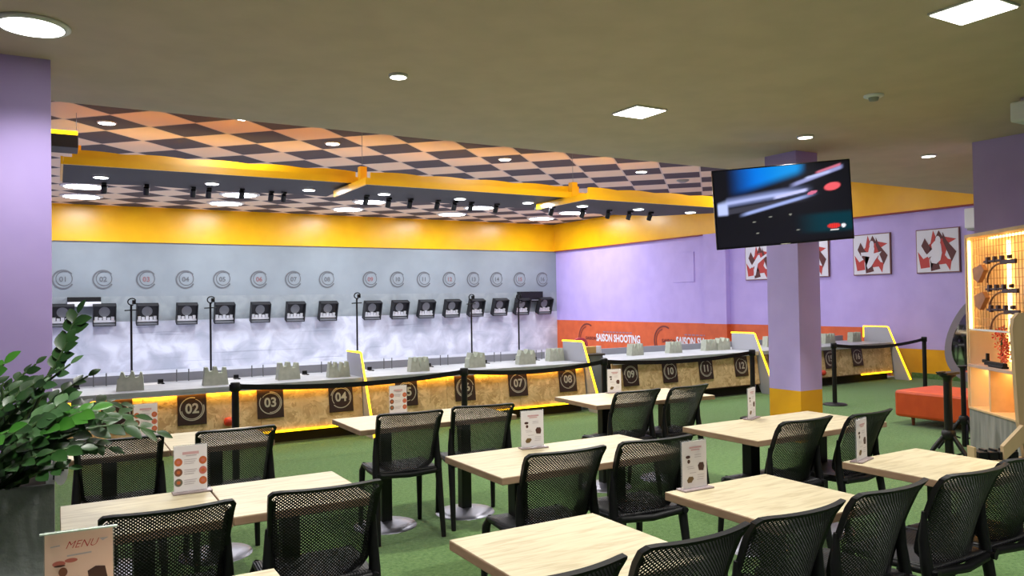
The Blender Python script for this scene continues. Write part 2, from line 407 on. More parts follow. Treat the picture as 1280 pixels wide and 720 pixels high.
# hanging black panels with yellow fascia
def wavy(x0, x1, n, f): return [(x0+(x1-x0)*i/n, f(x0+(x1-x0)*i/n)) for i in range(n+1)]
def hang_panel(label, x0, x1, y0, y1, z, lights, heads, xr=None, beam=False):
    e = empty('hanging_ceiling_panel', (0,0,0)); tag(e, label, 'ceiling panel', 'black hanging panels with yellow fascia')
    back = wavy(x0, xr or x1, 40, lambda x: y1+.07*math.sin(x*PI/1.04+1.2))
    poly = [(x0,y0),(x1,y0)]+back[::-1]
    b = MB(); n = len(poly)
    vs = [(x,y,z) for x,y in poly]+[(x,y,z+.05) for x,y in poly]
    b.add(vs, [tuple(range(n)), tuple(range(2*n-1,n-1,-1))]+[(i,(i+1)%n,(i+1)%n+n,i+n) for i in range(n)])
    b.build('soffit', SOFFIT, e)
    MB().box(x0, x1, y0-.03, y0, z-.005, z+.085, 0).build('lower_fascia', YELLOW, e)
    top = wavy(x0+.1, x1, 60, lambda x: z+.185+.02*abs(math.sin(x*PI/.75)))
    b = MB(); b.prism([(x0+.1,z+.05),(x1,z+.05)]+top[::-1], y0+.12, y0+.15); b.build('upper_fascia', YELLOW, e)
    MB().box(x0+.15, x1-.1, y0+.18, y0+.24, z+.07, z+.10).build('led_strip', LED_O, e)
    MB().box(x0-.03, x0-.002, y0-.03, y1-.1, z-.006, z+.09).build('side_beam', YELLOW, e)
    MB().box(x0+.1, x0+.2, y0+.55, y0+.65, z+.05, z+.34, 0).build('hanger_post', YELLOW, e)
    for x in (x0+.15,):
        for y in (y0+.6,): MB().tube([(x,y,z+.04),(x,y,ZH)], .003, seg=6).build('hanger_wire', mat('mid_grey_metal',(110,112,118),.5), e)
    xe = (xr or x1)-.15
    MB().box(x0+.1, xe, y1-.26, y1-.245, z+.05, z+.16).build('light_baffle', YELLOW, e)  # unseen board, added to throw the rear strip's light backwards
    MB().box(x0+.12, xe, y1-.22, y1-.18, z+.052, z+.08).build('led_strip', LED_O2, e)
    for (u, v) in lights:
        p = onz(u, v, z); l = empty('downlight', (p.x,p.y,z))
        tag(l, DLAB(u), 'ceiling light', 'downlights in the black hanging panels')
        MB().lathe([(.07,-.001),(.10,-.001),(.10,-.01),(.075,-.014)], seg=24).build('rim', RIM, l)
        MB().lathe([(0,-.016),(.085,-.016)], seg=24).build('diffuser', LAMPC, l)
        area('lamp', (0,0,-.022), .15, 16, COOL, l)
    for (u, v) in heads:
        p = onz(u, v, z-.08); h = empty('track_spotlight', (p.x, min(p.y, y1+.02), z)); tag(h, HLAB(u), 'spotlight', 'small black spotlights on the rear edge of the hanging panels')
        MB().box(-.03,.03,-.06,.02,-.03,0).build('bracket', BLACKM, h)
        MB().tube([(0,0,-.04),(0,.05,-.13)], .04, seg=12).build('lamp_head', BLACKM, h)
    return e
ORD = ['leftmost','second','third','fourth','fifth','sixth','seventh','eighth','ninth','tenth','eleventh','twelfth','thirteenth','fourteenth','fifteenth','sixteenth','seventeenth','eighteenth','nineteenth']
DL = [126,265,386,480,575,660,728,798,863]
def DLAB(u):
    i = DL.index(u); return f'{ORD[i]} small downlight in the black hanging panels' + (' counted from the left' if 0 < i < 8 else '') if i < 8 else 'rightmost small downlight in the black hanging panels'
HL = [130,183,241.5,261,302.5,339,355,458,486,513,547,568.5,589,620.6,690,729,761,787,813]
def HLAB(u):
    i = HL.index(u)
    return 'rightmost black spotlight under the hanging panels' if i == 18 else f'{ORD[i]} black spotlight from the left under the hanging panels' if i else 'leftmost black spotlight under the hanging panels'
hang_panel('long black hanging panel with yellow fascia at the left', .085, 3.75, 10.66, 12.2, 3.32, [(126,221),(265,229),(386,237)], [(130,236),(183,238),(241.5,241),(261,242),(302.5,243),(339,246),(355,247)])
hang_panel('middle black hanging panel with an orange side beam', 3.62, 7.2, 9.95, 11.42, 3.2, [(480,242),(575,248),(660,253)], [(458,251),(486,254),(513,255),(547,257),(568.5,258),(589,259),(620.6,261)], beam=True)
hang_panel('right black hanging panel with yellow fascia running behind the television', 6.85, 10.6, 9.35, 10.85, 3.1, [(728,257),(798,261),(863,265)], [(690,264.5),(729,267),(761,268.5),(787,270),(813,271)], xr=9.4, beam=True)
# dark box with glowing top at far left
q = ony(64,158,9.6); q2 = ony(98,186,9.6)
e = empty('hanging_light_box', (0,0,0)); tag(e, 'short dark hanging box with a glowing yellow top beside the left column', 'light box')
MB().box(-.6, q2.x, 9.6, 10.0, q2.z+.01, q.z-.07, 0, .008).build('box', mat('brown_black_board', (48,36,32), .6), e)
MB().box(-.6, q2.x-.005, 9.64, 9.7, q.z-.07, q.z-.02).build('led_strip', LED_Y, e)
MB().tube([(-.1,9.8,q.z-.08),(-.1,9.8,ZH)], .008, seg=6).build('hanger_rod', BLACKM, e)

# ------------------------------------------------------------------ backdrop: ring numbers, target boxes
cx = [79,129,183,232,278,324,367,409,463,497,530,562,592,621,650,678]
tx = [78,130,183,232,278.5,323,366.5,407,462,496,529,561,591,620.5,648,676]
for i in range(16):
    p = ony(cx[i], 349.3, YB-.012); num = f'{i+1:02d}'
    e = empty('lane_number_sign', (p.x, YB-.012, p.z)); tag(e, f'painted broken ring with lane number {num} high on the grey back wall', 'lane number', 'ring numbers on the back wall')
    b = MB(); arc(b, 0, 0, .20, .235, math.radians(35), math.radians(330), 0); arc(b, .02, .02, .16, .178, math.radians(70), math.radians(395), 0)
    b.build('ring', RINGM, e)
    b = MB(); add_text(b, num, .17, Matrix.Identity(4), bold=.003); b.build('number', RINGR if i % 3 == 2 else RINGM, e)
HOUS = mat('black_target_housing', (34,34,38), .6); TGREY = mat('grey_target_face', (128,130,134), .7)
proto = empty('target_box'); 
b = MB().prism([(-.25,-.26),(.25,-.26),(.25,.26),(-.25,.26)], -.04, 0)
b.box(-.25,-.235,-.20,-.02,-.26,.26).box(.235,.25,-.20,-.02,-.26,.26).box(-.25,.25,-.20,-.02,.245,.26).box(-.25,.25,-.20,-.02,-.26,-.245)
b.build('housing', HOUS, proto)
b = MB(); disc(b, 0, .06, .12, .13, -.06); b.build('round_target', TGREY, proto)
b = MB()
for k in range(5): b.box(-.21+k*.088, -.14+k*.088, -.1, -.06, -.16, -.06-.02*(k%2), 0, .004)
b.box(-.23,.23,-.12,-.05,-.19,-.155); b.build('plate_row', WHITE, proto)
b = MB().box(-.225,.225,-.19,-.06,-.245,-.215); b.build('shelf', mat('mid_grey_metal',(110,112,118),.5), proto)
for i in range(16):
    o = proto if i == 0 else copy_tree(proto)
    p = ony(tx[i], 392.5-(i*.78), YB); place(o, (p.x, YB-.13, p.z+.0)); o.rotation_euler = (math.radians(20), 0, 0)
    tag(o, f'black target box with a grey disc below ring number {i+1:02d} on the back wall', 'target', 'target boxes on the back wall')
# wall units
def wall_unit(u0, v0, u1, v1, label, white):
    a = ony(u0, v0, YB-.25); c = ony(u1, v1, YB-.25); e = empty('wall_unit', (0,0,0)); tag(e, label, 'wall unit')
    zm = (a.z+c.z)/2 if white else c.z
    MB().box(a.x, c.x, YB-.25, YB-.01, zm, a.z, 0, .01).build('casing', BLACK, e)
    if white: MB().box(a.x, c.x, YB-.25, YB-.01, c.z, zm, 0, .01).build('front_flap', WHITE, e)
    else: MB().box(a.x+.05, c.x-.05, YB-.262, YB-.25, c.z+.04, c.z+.07).build('vent_slot', mat('mid_grey_metal',(110,112,118),.5), e)
wall_unit(84,371.5,126.5,383, 'long black and white wall unit at the left of the back wall', True)
wall_unit(651,364.5,679,377, 'all black wall unit above the last target boxes at the right', False)

# ------------------------------------------------------------------ shooting counters
LEAN = .13; ZT = .69; Y0F = 9.085
def fy(z): return Y0F-LEAN*(ZT-z)
def counter(x0, x1, label, topglow, leds):
    e = empty('shooting_counter', (0,0,0)); tag(e, label, 'shooting counter', 'osb shooting counters')
    MB().box(x0, x1, 9.03, 10.15, .66, .70, 0, .004).box(x0, x1, 9.03, 9.042, .636, .66).build('countertop', GREY_TOP, e)
    b = MB()
    zb = .165; n = max(1, round((x1-x0)/1.25)); 
    for k in range(n):
        a = x0+(x1-x0)*k/n+.002; c = x0+(x1-x0)*(k+1)/n-.002
        v = [(x,fy(z)+d,z) for x in (a,c) for z in (zb,.655) for d in (0,.02)]
        b.add(v, [(0,1,3,2),(4,6,7,5),(0,4,5,1),(2,3,7,6),(0,2,6,4),(1,5,7,3)])
    b.build('front_panel', OSB, e)
    MB().box(x0, x1, 9.15, 9.17, 0, .655).build('kickboard', DARK, e)
    MB().box(x0, x1, 9.02, 9.15, .15, .165).build('underside_board', noise_mat('brown_board', (110,66,54), (92,54,44), 8, 3, .6), e)
    MB().box(x0, x1, 10.10, 10.14, .70, .80).build('rear_upstand', mat('grey_upstand', (142,144,156), .5), e)
    if topglow: MB().box(x0+.05, x1-.05, 9.046, 9.060, .646, .658).build('led_strip', LED_O3, e)
    for a, c in leds: MB().tube([(a, fy(.15)-.012, .15),(c, fy(.15)-.012, .15)], .013, seg=8).build('led_tube', LED_Y, e)
    for k in range(3):
        x = x0+.3+(x1-x0-.6)*k/2; MB().box(x-.04, x+.04, 9.6, 9.68, 0, .655).build('leg', DARK, e)
counter(-.42, 3.20, 'osb fronted counter at the left with lanes 01 to 04', True, [(-.3,.55),(1.9,3.1)])
counter(3.24, 6.52, 'osb fronted counter with lanes 05 to 08', True, [(4.2,6.35)])
counter(7.02, 10.06, 'osb fronted counter with lanes 09 to 12 and no glowing edge', False, [])
counter(10.12, 13.68, 'osb fronted counter with lanes 13 to 16 by the purple wall', False, [(12.7,13.6)])
plate_px = [(146,512),(240,508),(338,501),(426,495),(508,488),(581,481),(647,473),(709,467),(788,465),(837,461),(882,457),(926,453),(968,450),None,(1037,444),(1071,441)]
px_ = []
for q in plate_px:
    if q is None: px_.append(None); continue
    r = ray(*q); t = (Y0F-LEAN*(ZT-HC)-.01)/(r.y-LEAN*r.z); px_.append((r*t).x)
px_[13] = (px_[12]+px_[14])/2
for i, x in enumerate(px_):
    num = f'{i+1:02d}'
    e = empty('lane_number_plate', (x, 0, 0)); tag(e, f'dark square plate with silver lane number {num} on the counter front', 'number plate', 'number plates on the counter fronts')
    ang = math.atan(LEAN); zc = .478; M = Matrix.Translation((0, fy(zc)-.006, zc)) @ Matrix.Rotation(-ang, 4, 'X')
    MB().box(-.148,.148,-.008,0,-.172,.172,0,.0035, M).build('plate', PLATE, e)
    b = MB(); a0 = (i*1.3) % 6.28
    arc(b, 0, 0, .118, .128, a0, a0+5.3, -.0095, 0, M); arc(b, 0, 0, .104, .112, a0+2, a0+6.2, -.0095, 0, M); b.build('ring', SILVER, e)
    b = MB(); add_text(b, num, .148, M @ Matrix.Translation((0,-.0095,0)), bold=.004, sx=.95); b.build('number', SILVER, e)
# partitions with led outline
def partition(x, label, glow=LED_Y):
    e = empty('lane_partition', (x,0,0)); tag(e, label, 'partition', 'slanted partitions outlined in light')
    prof = [(8.72,0),(9.0,0),(9.30,.6),(9.64,.66),(9.64,.985),(9.14,.985)]
    b = MB(); M = Matrix.Rotation(PI/2, 4, 'Z')  # (x,z) profile -> y
    n = len(prof); v = [(-.012,y,z) for y,z in prof]+[(.012,y,z) for y,z in prof]
    b.add(v, [tuple(range(n)), tuple(range(2*n-1,n-1,-1))]+[(i,i+n,(i+1)%n+n,(i+1)%n) for i in range(n)])
    b.build('panel', mat('pale_grey_board', (176,176,186), .5), e)
    pts = ([(0,9.66,.78)] if x > 13 else [])+[(0,9.66,.992),(0,9.17,.995),(0,9.135,.985),(0,8.70,.02)]
    MB().tube(pts, .0135, seg=8).build('led_tube', glow, e)
partition(3.22, 'glowing partition between lanes 04 and 05')
partition(6.56, 'glowing partition at the right of lane 08')
partition(10.09, 'glowing partition between lanes 12 and 13')
partition(13.72, 'glowing partition at the right of lane 16 against the purple wall')

# rests
def rest_poly(kind, w=.28, h=.19):
    if kind == 0: p = [(0,0),(.08,.98),(.19,1),(.23,.75),(.40,.78),(.43,1),(.54,1.02),(.6,.66),(.77,.66),(.82,.95),(.92,.95),(1,0)]
    elif kind == 1: p = [(0,0),(.04,.62),(.08,1),(.15,1),(.18,.72),(.28,.68),(.33,1),(.40,1),(.44,.5),(.5,.28),(.55,.5),(.6,.98),(.67,.98),(.71,.66),(.8,.66),(.84,1),(.92,1),(.96,.6),(1,0)]
    else: p = [(0,0),(.03,.60),(.10,.66),(.17,1),(.25,.97),(.33,.70),(.46,.74),(.54,1.03),(.62,.98),(.68,.66),(.80,.70),(.86,.96),(.93,.92),(.97,.6),(1,0)]
    return [((x-.5)*w, z*h) for x, z in p]
rx = [(163,488,2),(269,481,0),(360,474,0),(440,470,1),(523,464,1),(594,459,2),(657,455,2),(709,450,1),(794,444,1),(842,441,1),(886,438,1),(921,436,2),(961,433,1),(1000,431,0),(1035,429,1),(1068,427,1)]
for i, (u, v, k) in enumerate(rx):
    p = onz(u, v, .70)
    if i == 3: p.x = 2.98
    if i == 7: p.x = 6.38
    if i == 11: p.x = 9.90
    b = MB().prism(rest_poly(k, .27, .185+.02*(k != 1)), -.06, .06)
    o = b.build('gun_rest', REST, None, (p.x, max(9.22, min(p.y, 9.75)), .70), (i*37 % 11-5)*.02)
    tag(o, f'grey notched gun rest on the counter above lane plate {i+1:02d}', 'gun rest', 'notched gun rests on the counters')
# tablets and papers, rods on counters
for i, (u, v) in enumerate([(96,487),(204.4,480),(301.6,474),(389,468.4),(471,463),(545,458),(612,453),(674,449)]):
    p = onz(u, v+2, .70); x = p.x; 
    e = empty('counter_phone', (x, 9.85, .70)); tag(e, f'small black device lying behind lane {i+1:02d} on the counter', 'device', 'small black devices on the counters')
    MB().box(-.035,.035,-.05,.05,0,.012,0,.003).box(-.03,.03,.03,.045,.0,.05,0,.003).build('body', BLACK, e)
    o = MB().box(-.16,.16,-.11,.11,0,.003).build('paper_sheet', PAPER, None, (x-.17, 9.86, .701), .1)
    tag(o, f'white paper sheet beside the black device of lane {i+1:02d}', 'paper', 'white sheets on the counters')
for i, (u, v) in enumerate([(117,484),(133,482),(221,477),(236,476),(315,471),(329,470),(402,466),(414,465.5),(480,461),(490,461),(550.6,456.5),(560,456),(618,452),(626,451.5),(678,447.5),(686,447)]):
    p = ony(u, v, 10.0); p.x = min(p.x, 6.3+.1*(i%2)); o = MB().tube([(0,0,0),(0,0,.145)], .007, seg=8).build('divider_rod', mat('mid_grey_metal',(110,112,118),.5), None, (p.x, 10.0, .70))
    tag(o, f'{"left" if i%2==0 else "right"} thin upright rod behind lane {i//2+1:02d} on the counter', 'rod', 'thin upright rods on the counters')
for k, (u, v0) in enumerate([(164,380),(263,377),(446,371),(589,372),(648,371)]):
    p = ony(u, v0+8, 10.02); e = empty('pole_stand', (p.x, 10.02, .70)); H = p.z-.70
    tag(e, ['slim pole stand leftmost on the counters','slim pole stand behind lane 02','slim pole stand just left of the first glowing partition','slim pole stand behind lane 06','slim pole stand behind lane 07, in front of the black wall unit'][k], 'pole stand', 'slim pole stands with clamps')
    MB().tube([(0,0,.03),(0,0,H)], .012, seg=10).build('pole', BLACKM, e)
    for a in (.5, 2.6, 4.7):
        MB().tube([(0,0,.07),(.09*math.cos(a),.06*math.sin(a),.004)], .006, seg=6).build('leg', BLACKM, e)
    MB().tube([(-.07,0,H),(.07,0,H+.005)], .008, seg=6).tube([(0,0,H),(.0,0,H+.07)], .012, seg=8).build('cross_bar', BLACKM, e)
    b = MB(); arc_pts = [(.045*math.cos(t)+.01,0,H+.1+.04*math.sin(t)) for t in [x*.5 for x in range(1,11)]]
    b.tube(arc_pts, .008, seg=6).box(.01,.05,-.02,.02,H+.07,H+.12,0,.005); b.build('clamp', BLACKM, e)
# red hanging balls
for k, (u, v) in enumerate([(286,527),(771,466),(1029,466)]):
    r = ray(u, v); t = (Y0F-LEAN*(ZT-HC)-.03)/(r.y-LEAN*r.z); p = r*t+Vector((0,0,HC))
    o = MB().lathe([(.0,-.05),(.04,-.04),(.055,0),(.04,.04),(0,.05)], seg=16).build('red_ball', mat('red_rubber',(208,62,40),.5), None, (p.x, p.y, p.z))
    tag(o, ['small red ball hanging on the counter front below lane 03','small red ball at the left end of the lane 09 counter front','small red ball on the counter front just right of the middle column'][k], 'ball', 'red balls on the counter fronts')
# grey side cabinet between counters + stuff
e = empty('side_cabinet', (6.6,0,0)); tag(e, 'narrow grey cabinet between the glowing lane 08 partition and the lane 09 counter', 'cabinet')
MB().box(0.02,.40,9.25,9.8,0,.77,0,.004).build('body', noise_mat('grey_panel_board',(146,150,160),(134,138,150),5,3,.5), e)
MB().box(-.0,.42,9.22,9.84,.77,.80,0,.004).build('top', mat('dark_top_board',(70,62,60),.5), e)
MB().box(.04,.2,9.245,9.25,.06,.72).build('door', noise_mat('grey_panel_board',(146,150,160),(134,138,150),5,3,.5), e)
o = MB().box(-.09,.09,-.05,.05,0,.1,0,.004).build('cardboard_box', mat('kraft_card',(196,158,96),.7), None, (6.86,9.4,.80)); tag(o, 'small tan cardboard box on the narrow grey cabinet', 'box')
o = MB().tube([(-.035,0,.04),(.035,0,.04)], .035, seg=16).build('white_cup', WHITE, None, (6.70,9.36,.80)); tag(o, 'small white roll lying on the narrow grey cabinet', 'roll')
e = empty('pink_display_card', (6.80,9.55,.80)); tag(e, 'round topped pink display card behind the cardboard box', 'display card')
b = MB(); b.prism([(-.14,0),(.14,0),(.14,.12)]+[(.14*math.cos(a*PI/10),.12+.11*math.sin(a*PI/10)) for a in range(1,10)]+[(-.14,.12)], -.01, .01); b.build('card', mat('pink_card',(196,76,104),.5), e)
b = MB(); disc(b, -.04,.13,.05,.06,-.012); disc(b, .05,.12,.045,.05,-.012); b.box(-.02,.03,-.013,-.011,.06,.1); b.build('dark_figure', BLACK, e)
e = empty('acrylic_stand', (7.13,9.45,.70)); tag(e, 'pale acrylic stand at the left end of the lane 09 counter', 'stand')
MB().box(-.07,-.045,-.05,.05,0,.2,0,.004).box(-.07,.05,-.05,.05,0,.02).build('frame', mat('pale_acrylic',(206,210,220),.2), e)

# wall lettering on orange band
LETW = mat('white_lettering', (236,232,236), .45); LETG = mat('mauve_lettering', (170,128,140), .6); LETD = mat('dark_red_lettering', (120,52,44), .6)
def lettering(ua, ub, v, em_u0, em_u1, em_v, label):
    a = onx(ua, v, XR-.02); c = onx(ub, v, XR-.02); L = a.y-c.y
    e = empty('wall_lettering', (XR-.012, (a.y+c.y)/2, (a.z+c.z)/2)); tag(e, label, 'wall lettering', 'lettering on the orange band')
    M = Matrix.Rotation(-PI/2, 4, 'Z')
    b = MB(); vs, fs = text_mesh('SAISON SHOOTING', .30, 0, .012); wd = max(x for x,_,_ in vs)-min(x for x,_,_ in vs); k = L/wd
    b.add([(x*k,0,y) for x,y,z in vs], fs, 0, False, M); b.build('lettering', LETW, e)
    b = MB()
    for q in range(9): b.box(-L*.33+q*L*.075, -L*.33+q*L*.075+L*.055, -.001, 0, .17, .205, 0, 0, M)
    b.build('small_line', LETG, e)
    p0 = onx(em_u0, em_v, XR-.02); p1 = onx(em_u1, em_v, XR-.02); r = (p0.y-p1.y)/2; cx_ = (a.y+c.y)/2-(p0.y+p1.y)/2
    b = MB(); zz = p0.z-(a.z+c.z)/2
    arc(b, cx_, zz, r*.9, r, math.radians(60), math.radians(290), 0, 0, M); arc(b, cx_, zz, r*.74, r*.8, math.radians(100), math.radians(250), 0, 0, M)
    vs, fs = text_mesh('SAISON', .13, 0, .004); b.add([(x*1.3+cx_+.2,0,y+zz) for x,y,z in vs], fs, 0, False, M); b.build('emblem', LETD, e)
lettering(745, 800, 423.5, 723, 745, 422, 'white lettering on the orange band above the lane 09 counter, nearer the back wall')
lettering(845, 911, 428.5, 817, 843, 425.5, 'white lettering on the orange band near the pilaster')

# ------------------------------------------------------------------ pictures on right wall
CANV = mat('white_canvas', (222,220,232), .6); FR = mat('thin_dark_frame', (128,84,84), .5)
REDC = mat('brick_red_paint', (188,62,58), .6); BRC = mat('dark_brown_paint', (92,44,44), .6)
sh_red = [[(-.36,-.36),(-.42,.0),(-.30,-.16),(-.18,-.1),(-.16,-.34)],[(-.14,.16),(-.08,.43),(.0,.22),(.16,.28),(.40,.22),(.24,.14),(.16,-.1),(.22,-.18),(.3,-.2),(.26,-.42),(.18,-.28),(-.1,-.3),(-.2,-.1),(-.22,.1)]]
sh_br = [[(-.14,-.42),(.06,-.38),(.02,-.24),(-.12,-.2),(-.26,-.02),(-.34,.12),(-.26,.28),(-.16,.1),(-.02,-.02)],[(.04,.42),(.14,.25),(-.06,.22)],[(.12,.38),(.20,.2),(.40,-.04),(.30,-.24),(.2,.0),(.12,.2)]]
figs = [[[(-.02,.2),(.04,.22),(.08,.12),(.38,.26),(.40,.22),(.08,.02),(-.02,-.04),(-.12,-.38),(-.2,-.38),(-.16,-.1),(-.24,-.16),(-.26,-.08),(-.12,.08)]],
        [[(-.05,.15),(.05,.2),(.1,.1),(.05,-.2),(-.1,-.3),(-.15,-.05)]],
        [[(-.02,.24),(.06,.26),(.10,.14),(.08,.02),(.30,.06),(.12,-.14),(.0,-.30),(-.10,-.36),(-.14,-.28),(-.04,-.06),(-.26,-.02),(-.28,-.08),(-.3,.06),(-.08,.06),(-.06,.14)]],
        [[(-.06,.22),(.04,.24),(.1,.14),(.12,-.06),(.08,-.22),(-.02,-.30),(-.14,-.28),(-.18,-.18),(-.14,-.12),(-.22,-.16),(-.26,-.08),(-.12,.04),(-.14,.14)]]]
for k, (ya, z0, lab) in enumerate([(13.11,1.99,'square shard picture partly hidden left of the middle column'),(11.62,2.0,'square shard picture mostly hidden behind the middle column'),(10.2,2.0,'square shard picture right of the middle column with a slim white figure'),(8.84,1.99,'square shard picture furthest right, nearest the display cabinet')]):
    s = .83; e = empty('wall_picture', (XR-.045, ya-s/2, z0+s/2+.01)); tag(e, lab, 'picture', 'red and brown shard pictures on the purple wall')
    M = Matrix.Rotation(-PI/2, 4, 'Z')
    MB().box(-s/2,s/2,-.0,.04,-s/2,s/2,0,.004, M).build('frame', FR, e)
    cv = MB().box(-s/2+.018,s/2-.018,-.004,.0,-s/2+.018,s/2-.018,0,0, M).build('canvas', CANV, e)
    q = s/.92
    b = MB()
    for i_, P_ in enumerate(sh_red): b.flat([(x*q,z*q) for x,z in P_], -.0055-.0006*i_, 0, M)
    for i_, P_ in enumerate(sh_br): b.flat([(x*q,z*q) for x,z in P_], -.007-.0006*i_, 1, M)
    b.build('shards', [REDC, BRC], cv)
    b = MB()
    for P_ in figs[k]: b.flat([(x*q*.85,z*q*.9) for x,z in P_], -.0115, 0, M)
    if k in (2,3): disc(b, .02, .19, .05, .085, -.0125, 0, M)
    b.build('figure', CANV, cv)
# AC unit at the wall
p = onx(1214,262,XR-.2)
e = empty('air_conditioner', (XR, p.y-.3, 0)); tag(e, 'white air conditioner on the purple wall, mostly hidden behind the purple corner', 'air conditioner')
MB().box(-.22,0,-.6,.42,p.z-.33,p.z+.03,0,.02).build('casing', WHITE, e); MB().box(-.2,-.02,-.55,.38,p.z-.37,p.z-.33).build('louver', mat('grey_plastic',(150,150,148),.5), e)

# ------------------------------------------------------------------ television
e = empty('television', (6.507, 5.478, 2.554)); tag(e, 'flat television hung tilted in front of the middle purple column', 'television')
r_ = Vector((math.cos(-.562), math.sin(-.562), 0)); n_ = Vector((math.sin(-.562), -math.cos(-.562), 0)); tl = .074; rl = .069
n2 = n_*math.cos(tl)-Vector((0,0,1))*math.sin(tl); u2 = r_.cross(-n2)
R2 = r_*math.cos(rl)+u2*math.sin(rl); U2 = -r_*math.sin(rl)+u2*math.cos(rl)
MT = Matrix((R2, -n2, U2)).transposed().to_4x4()   # local x=right, y=back, z=up
W, H = 1.42, 1.42*9.3/16
MB().box(-W/2,W/2,0,.03,-H/2,H/2,0,.005,MT).box(-W*.35,W*.35,.03,.07,-H*.35,H*.3,0,.01,MT).build('housing', mat('tv_black',(10,10,12),.25), e)
nx, nz = 144, 80
def sm(a, b, x): t = max(0, min(1, (x-a)/(b-a))); return t*t*(3-2*t)
def tvcol(x, y):  # x 0..1 right, y 0..1 up
    c = [.006,.006,.008]
    def over(col, a):
        for i in range(3): c[i] = c[i]*(1-a)+col[i]*a
    lo = .60+.42*(x-.1)      # lower edge of blue wedge
    if y > lo: over((.0,.16+.12*sm(.2,.6,x),.75), .9*sm(.08,.35,x)*(1-sm(.60,.70,x))*sm(lo, lo+.14, y))
    # barrel: a band rising to the right
    cy = .50+.16*x; d = y-cy
    tt = sm(.07,.1,x)*(1-sm(.45,.75,x))
    if -.16 < d < .2:
        over((.20,.24,.46), tt*(sm(-.02,.05,d)*(1-sm(.07,.15,d)))); over((.42,.48,.82), .8*tt*(sm(.03,.05,d)*(1-sm(.06,.09,d))))
        over((.05,.05,.07), tt*.8*(sm(-.1,-.08,d)*(1-sm(-.03,-.01,d))))
    d2 = y-(.34+.36*x)
    over((.34,.42,.80), .9*sm(.16,.25,x)*(1-sm(.6,.78,x))*sm(-.04,-.01,d2)*(1-sm(.0,.03,d2)))
    over((.45,.52,.85), 1.*sm(.01,.02,x)*(1-sm(.08,.10,x))*sm(.40,.44,y)*(1-sm(.54,.62+.6*(x-.05),y)))
    d3 = y-(.46+.28*x); over((.5,.52,.85), sm(.42,.46,x)*(1-sm(.66,.7,x))*sm(-.015,.0,d3)*(1-sm(.02,.045,d3)))
    d4 = y-(.44+.50*x); over((.30,.32,.60), .9*sm(.54,.62,x)*(1-sm(.93,.97,x))*sm(-.03,.0,d4)*(1-sm(.02,.05,d4)))
    d5 = y-(.52+.46*x); over((.62,.16,.24), .9*sm(.74,.78,x)*(1-sm(.93,.95,x))*sm(-.02,.0,d5)*(1-sm(.01,.03,d5)))
    d6 = y-(.68+.34*(x-.3)); over((.45,.5,.8), .9*sm(.66,.70,x)*(1-sm(.84,.88,x))*sm(-.02,.0,d6)*(1-sm(.01,.03,d6)))
    rr = ((x-.87)/.065)**2+((y-.68-.2*(x-.87))/.055)**2; over((.75,.10,.12), 1-sm(.6,1.1,rr))
    rr = ((x-.72)/.04)**2+((y-.62-.4*(x-.72))/.025)**2; over((.6,.14,.24), 1-sm(.6,1.1,rr))
    over((.0,.035,.05), .8*sm(.55,.8,x)*sm(.06,.14,y)*(1-sm(.30,.38,y)))
    rr = ((x-.865)/.05)**2+((y-.165)/.035)**2; over((.85,.03,.02), (1-sm(.7,1.1,rr))*(.75+.25*math.sin(x*400)))
    rr = ((x-.935)/.018)**2+((y-.16)/.028)**2; over((.75,.75,.8), 1-sm(.7,1.1,rr))
    if .835 < x < .90 and .11 < y < .125: over((.8,.75,.75), 1)
    for (a, b_) in ((.28,.30),(.4,.35),(.3,.15),(.6,.15),(.55,.36)):
        rr = ((x-a)/.012)**2+((y-b_)/.012)**2; over((.3,.3,.26), .8*(1-sm(.5,1.1,rr)))
    return c
vs = []; fs = []; cols = []
w_, h_ = W-.03, H-.035
for j in range(nz+1):
    for i in range(nx+1): vs.append(MT @ Vector((-w_/2+w_*i/nx, -.001, -h_/2+.004+h_*j/nz))); cols.append(tvcol(i/nx, j/nz))
for j in range(nz):
    for i in range(nx): a = j*(nx+1)+i; fs.append((a,a+1,a+nx+2,a+nx+1))
me = bpy.data.meshes.new('screen'); me.from_pydata([v[:] for v in vs], [], fs)
ca = me.color_attributes.new('picture', 'FLOAT_COLOR', 'POINT')
for i, c in enumerate(cols): ca.data[i].color = (*c, 1)
sm_ = mat('tv_picture', (6,6,8), .12); N, L, B = nodes(sm_); at_ = N.new('ShaderNodeAttribute'); at_.attribute_name = 'picture'
L.new(at_.outputs['Color'], B.inputs['Emission Color']); B.inputs['Emission Strength'].default_value = 1.
me.materials.append(sm_); o = link('screen', me, e); o['label'] = 'lit screen showing a blue and silver close-up with red spots'
MB().box(-.05,.05,-.003,0,-H/2+.004,-H/2+.010,0,0,MT).build('badge', SILVER, e)
pm = Vector((6.99,5.9,2.6))-Vector((6.507,5.478,2.554)); st = MT @ Vector((0,.07,0)); mid = (pm+st)/2+Vector((-.08,.1,0))
MB().tube([st, mid, pm], .025, seg=8).box(pm.x-.02,pm.x,pm.y-.1,pm.y+.1,pm.z-.15,pm.z+.15).build('wall_mount', BLACKM, e)

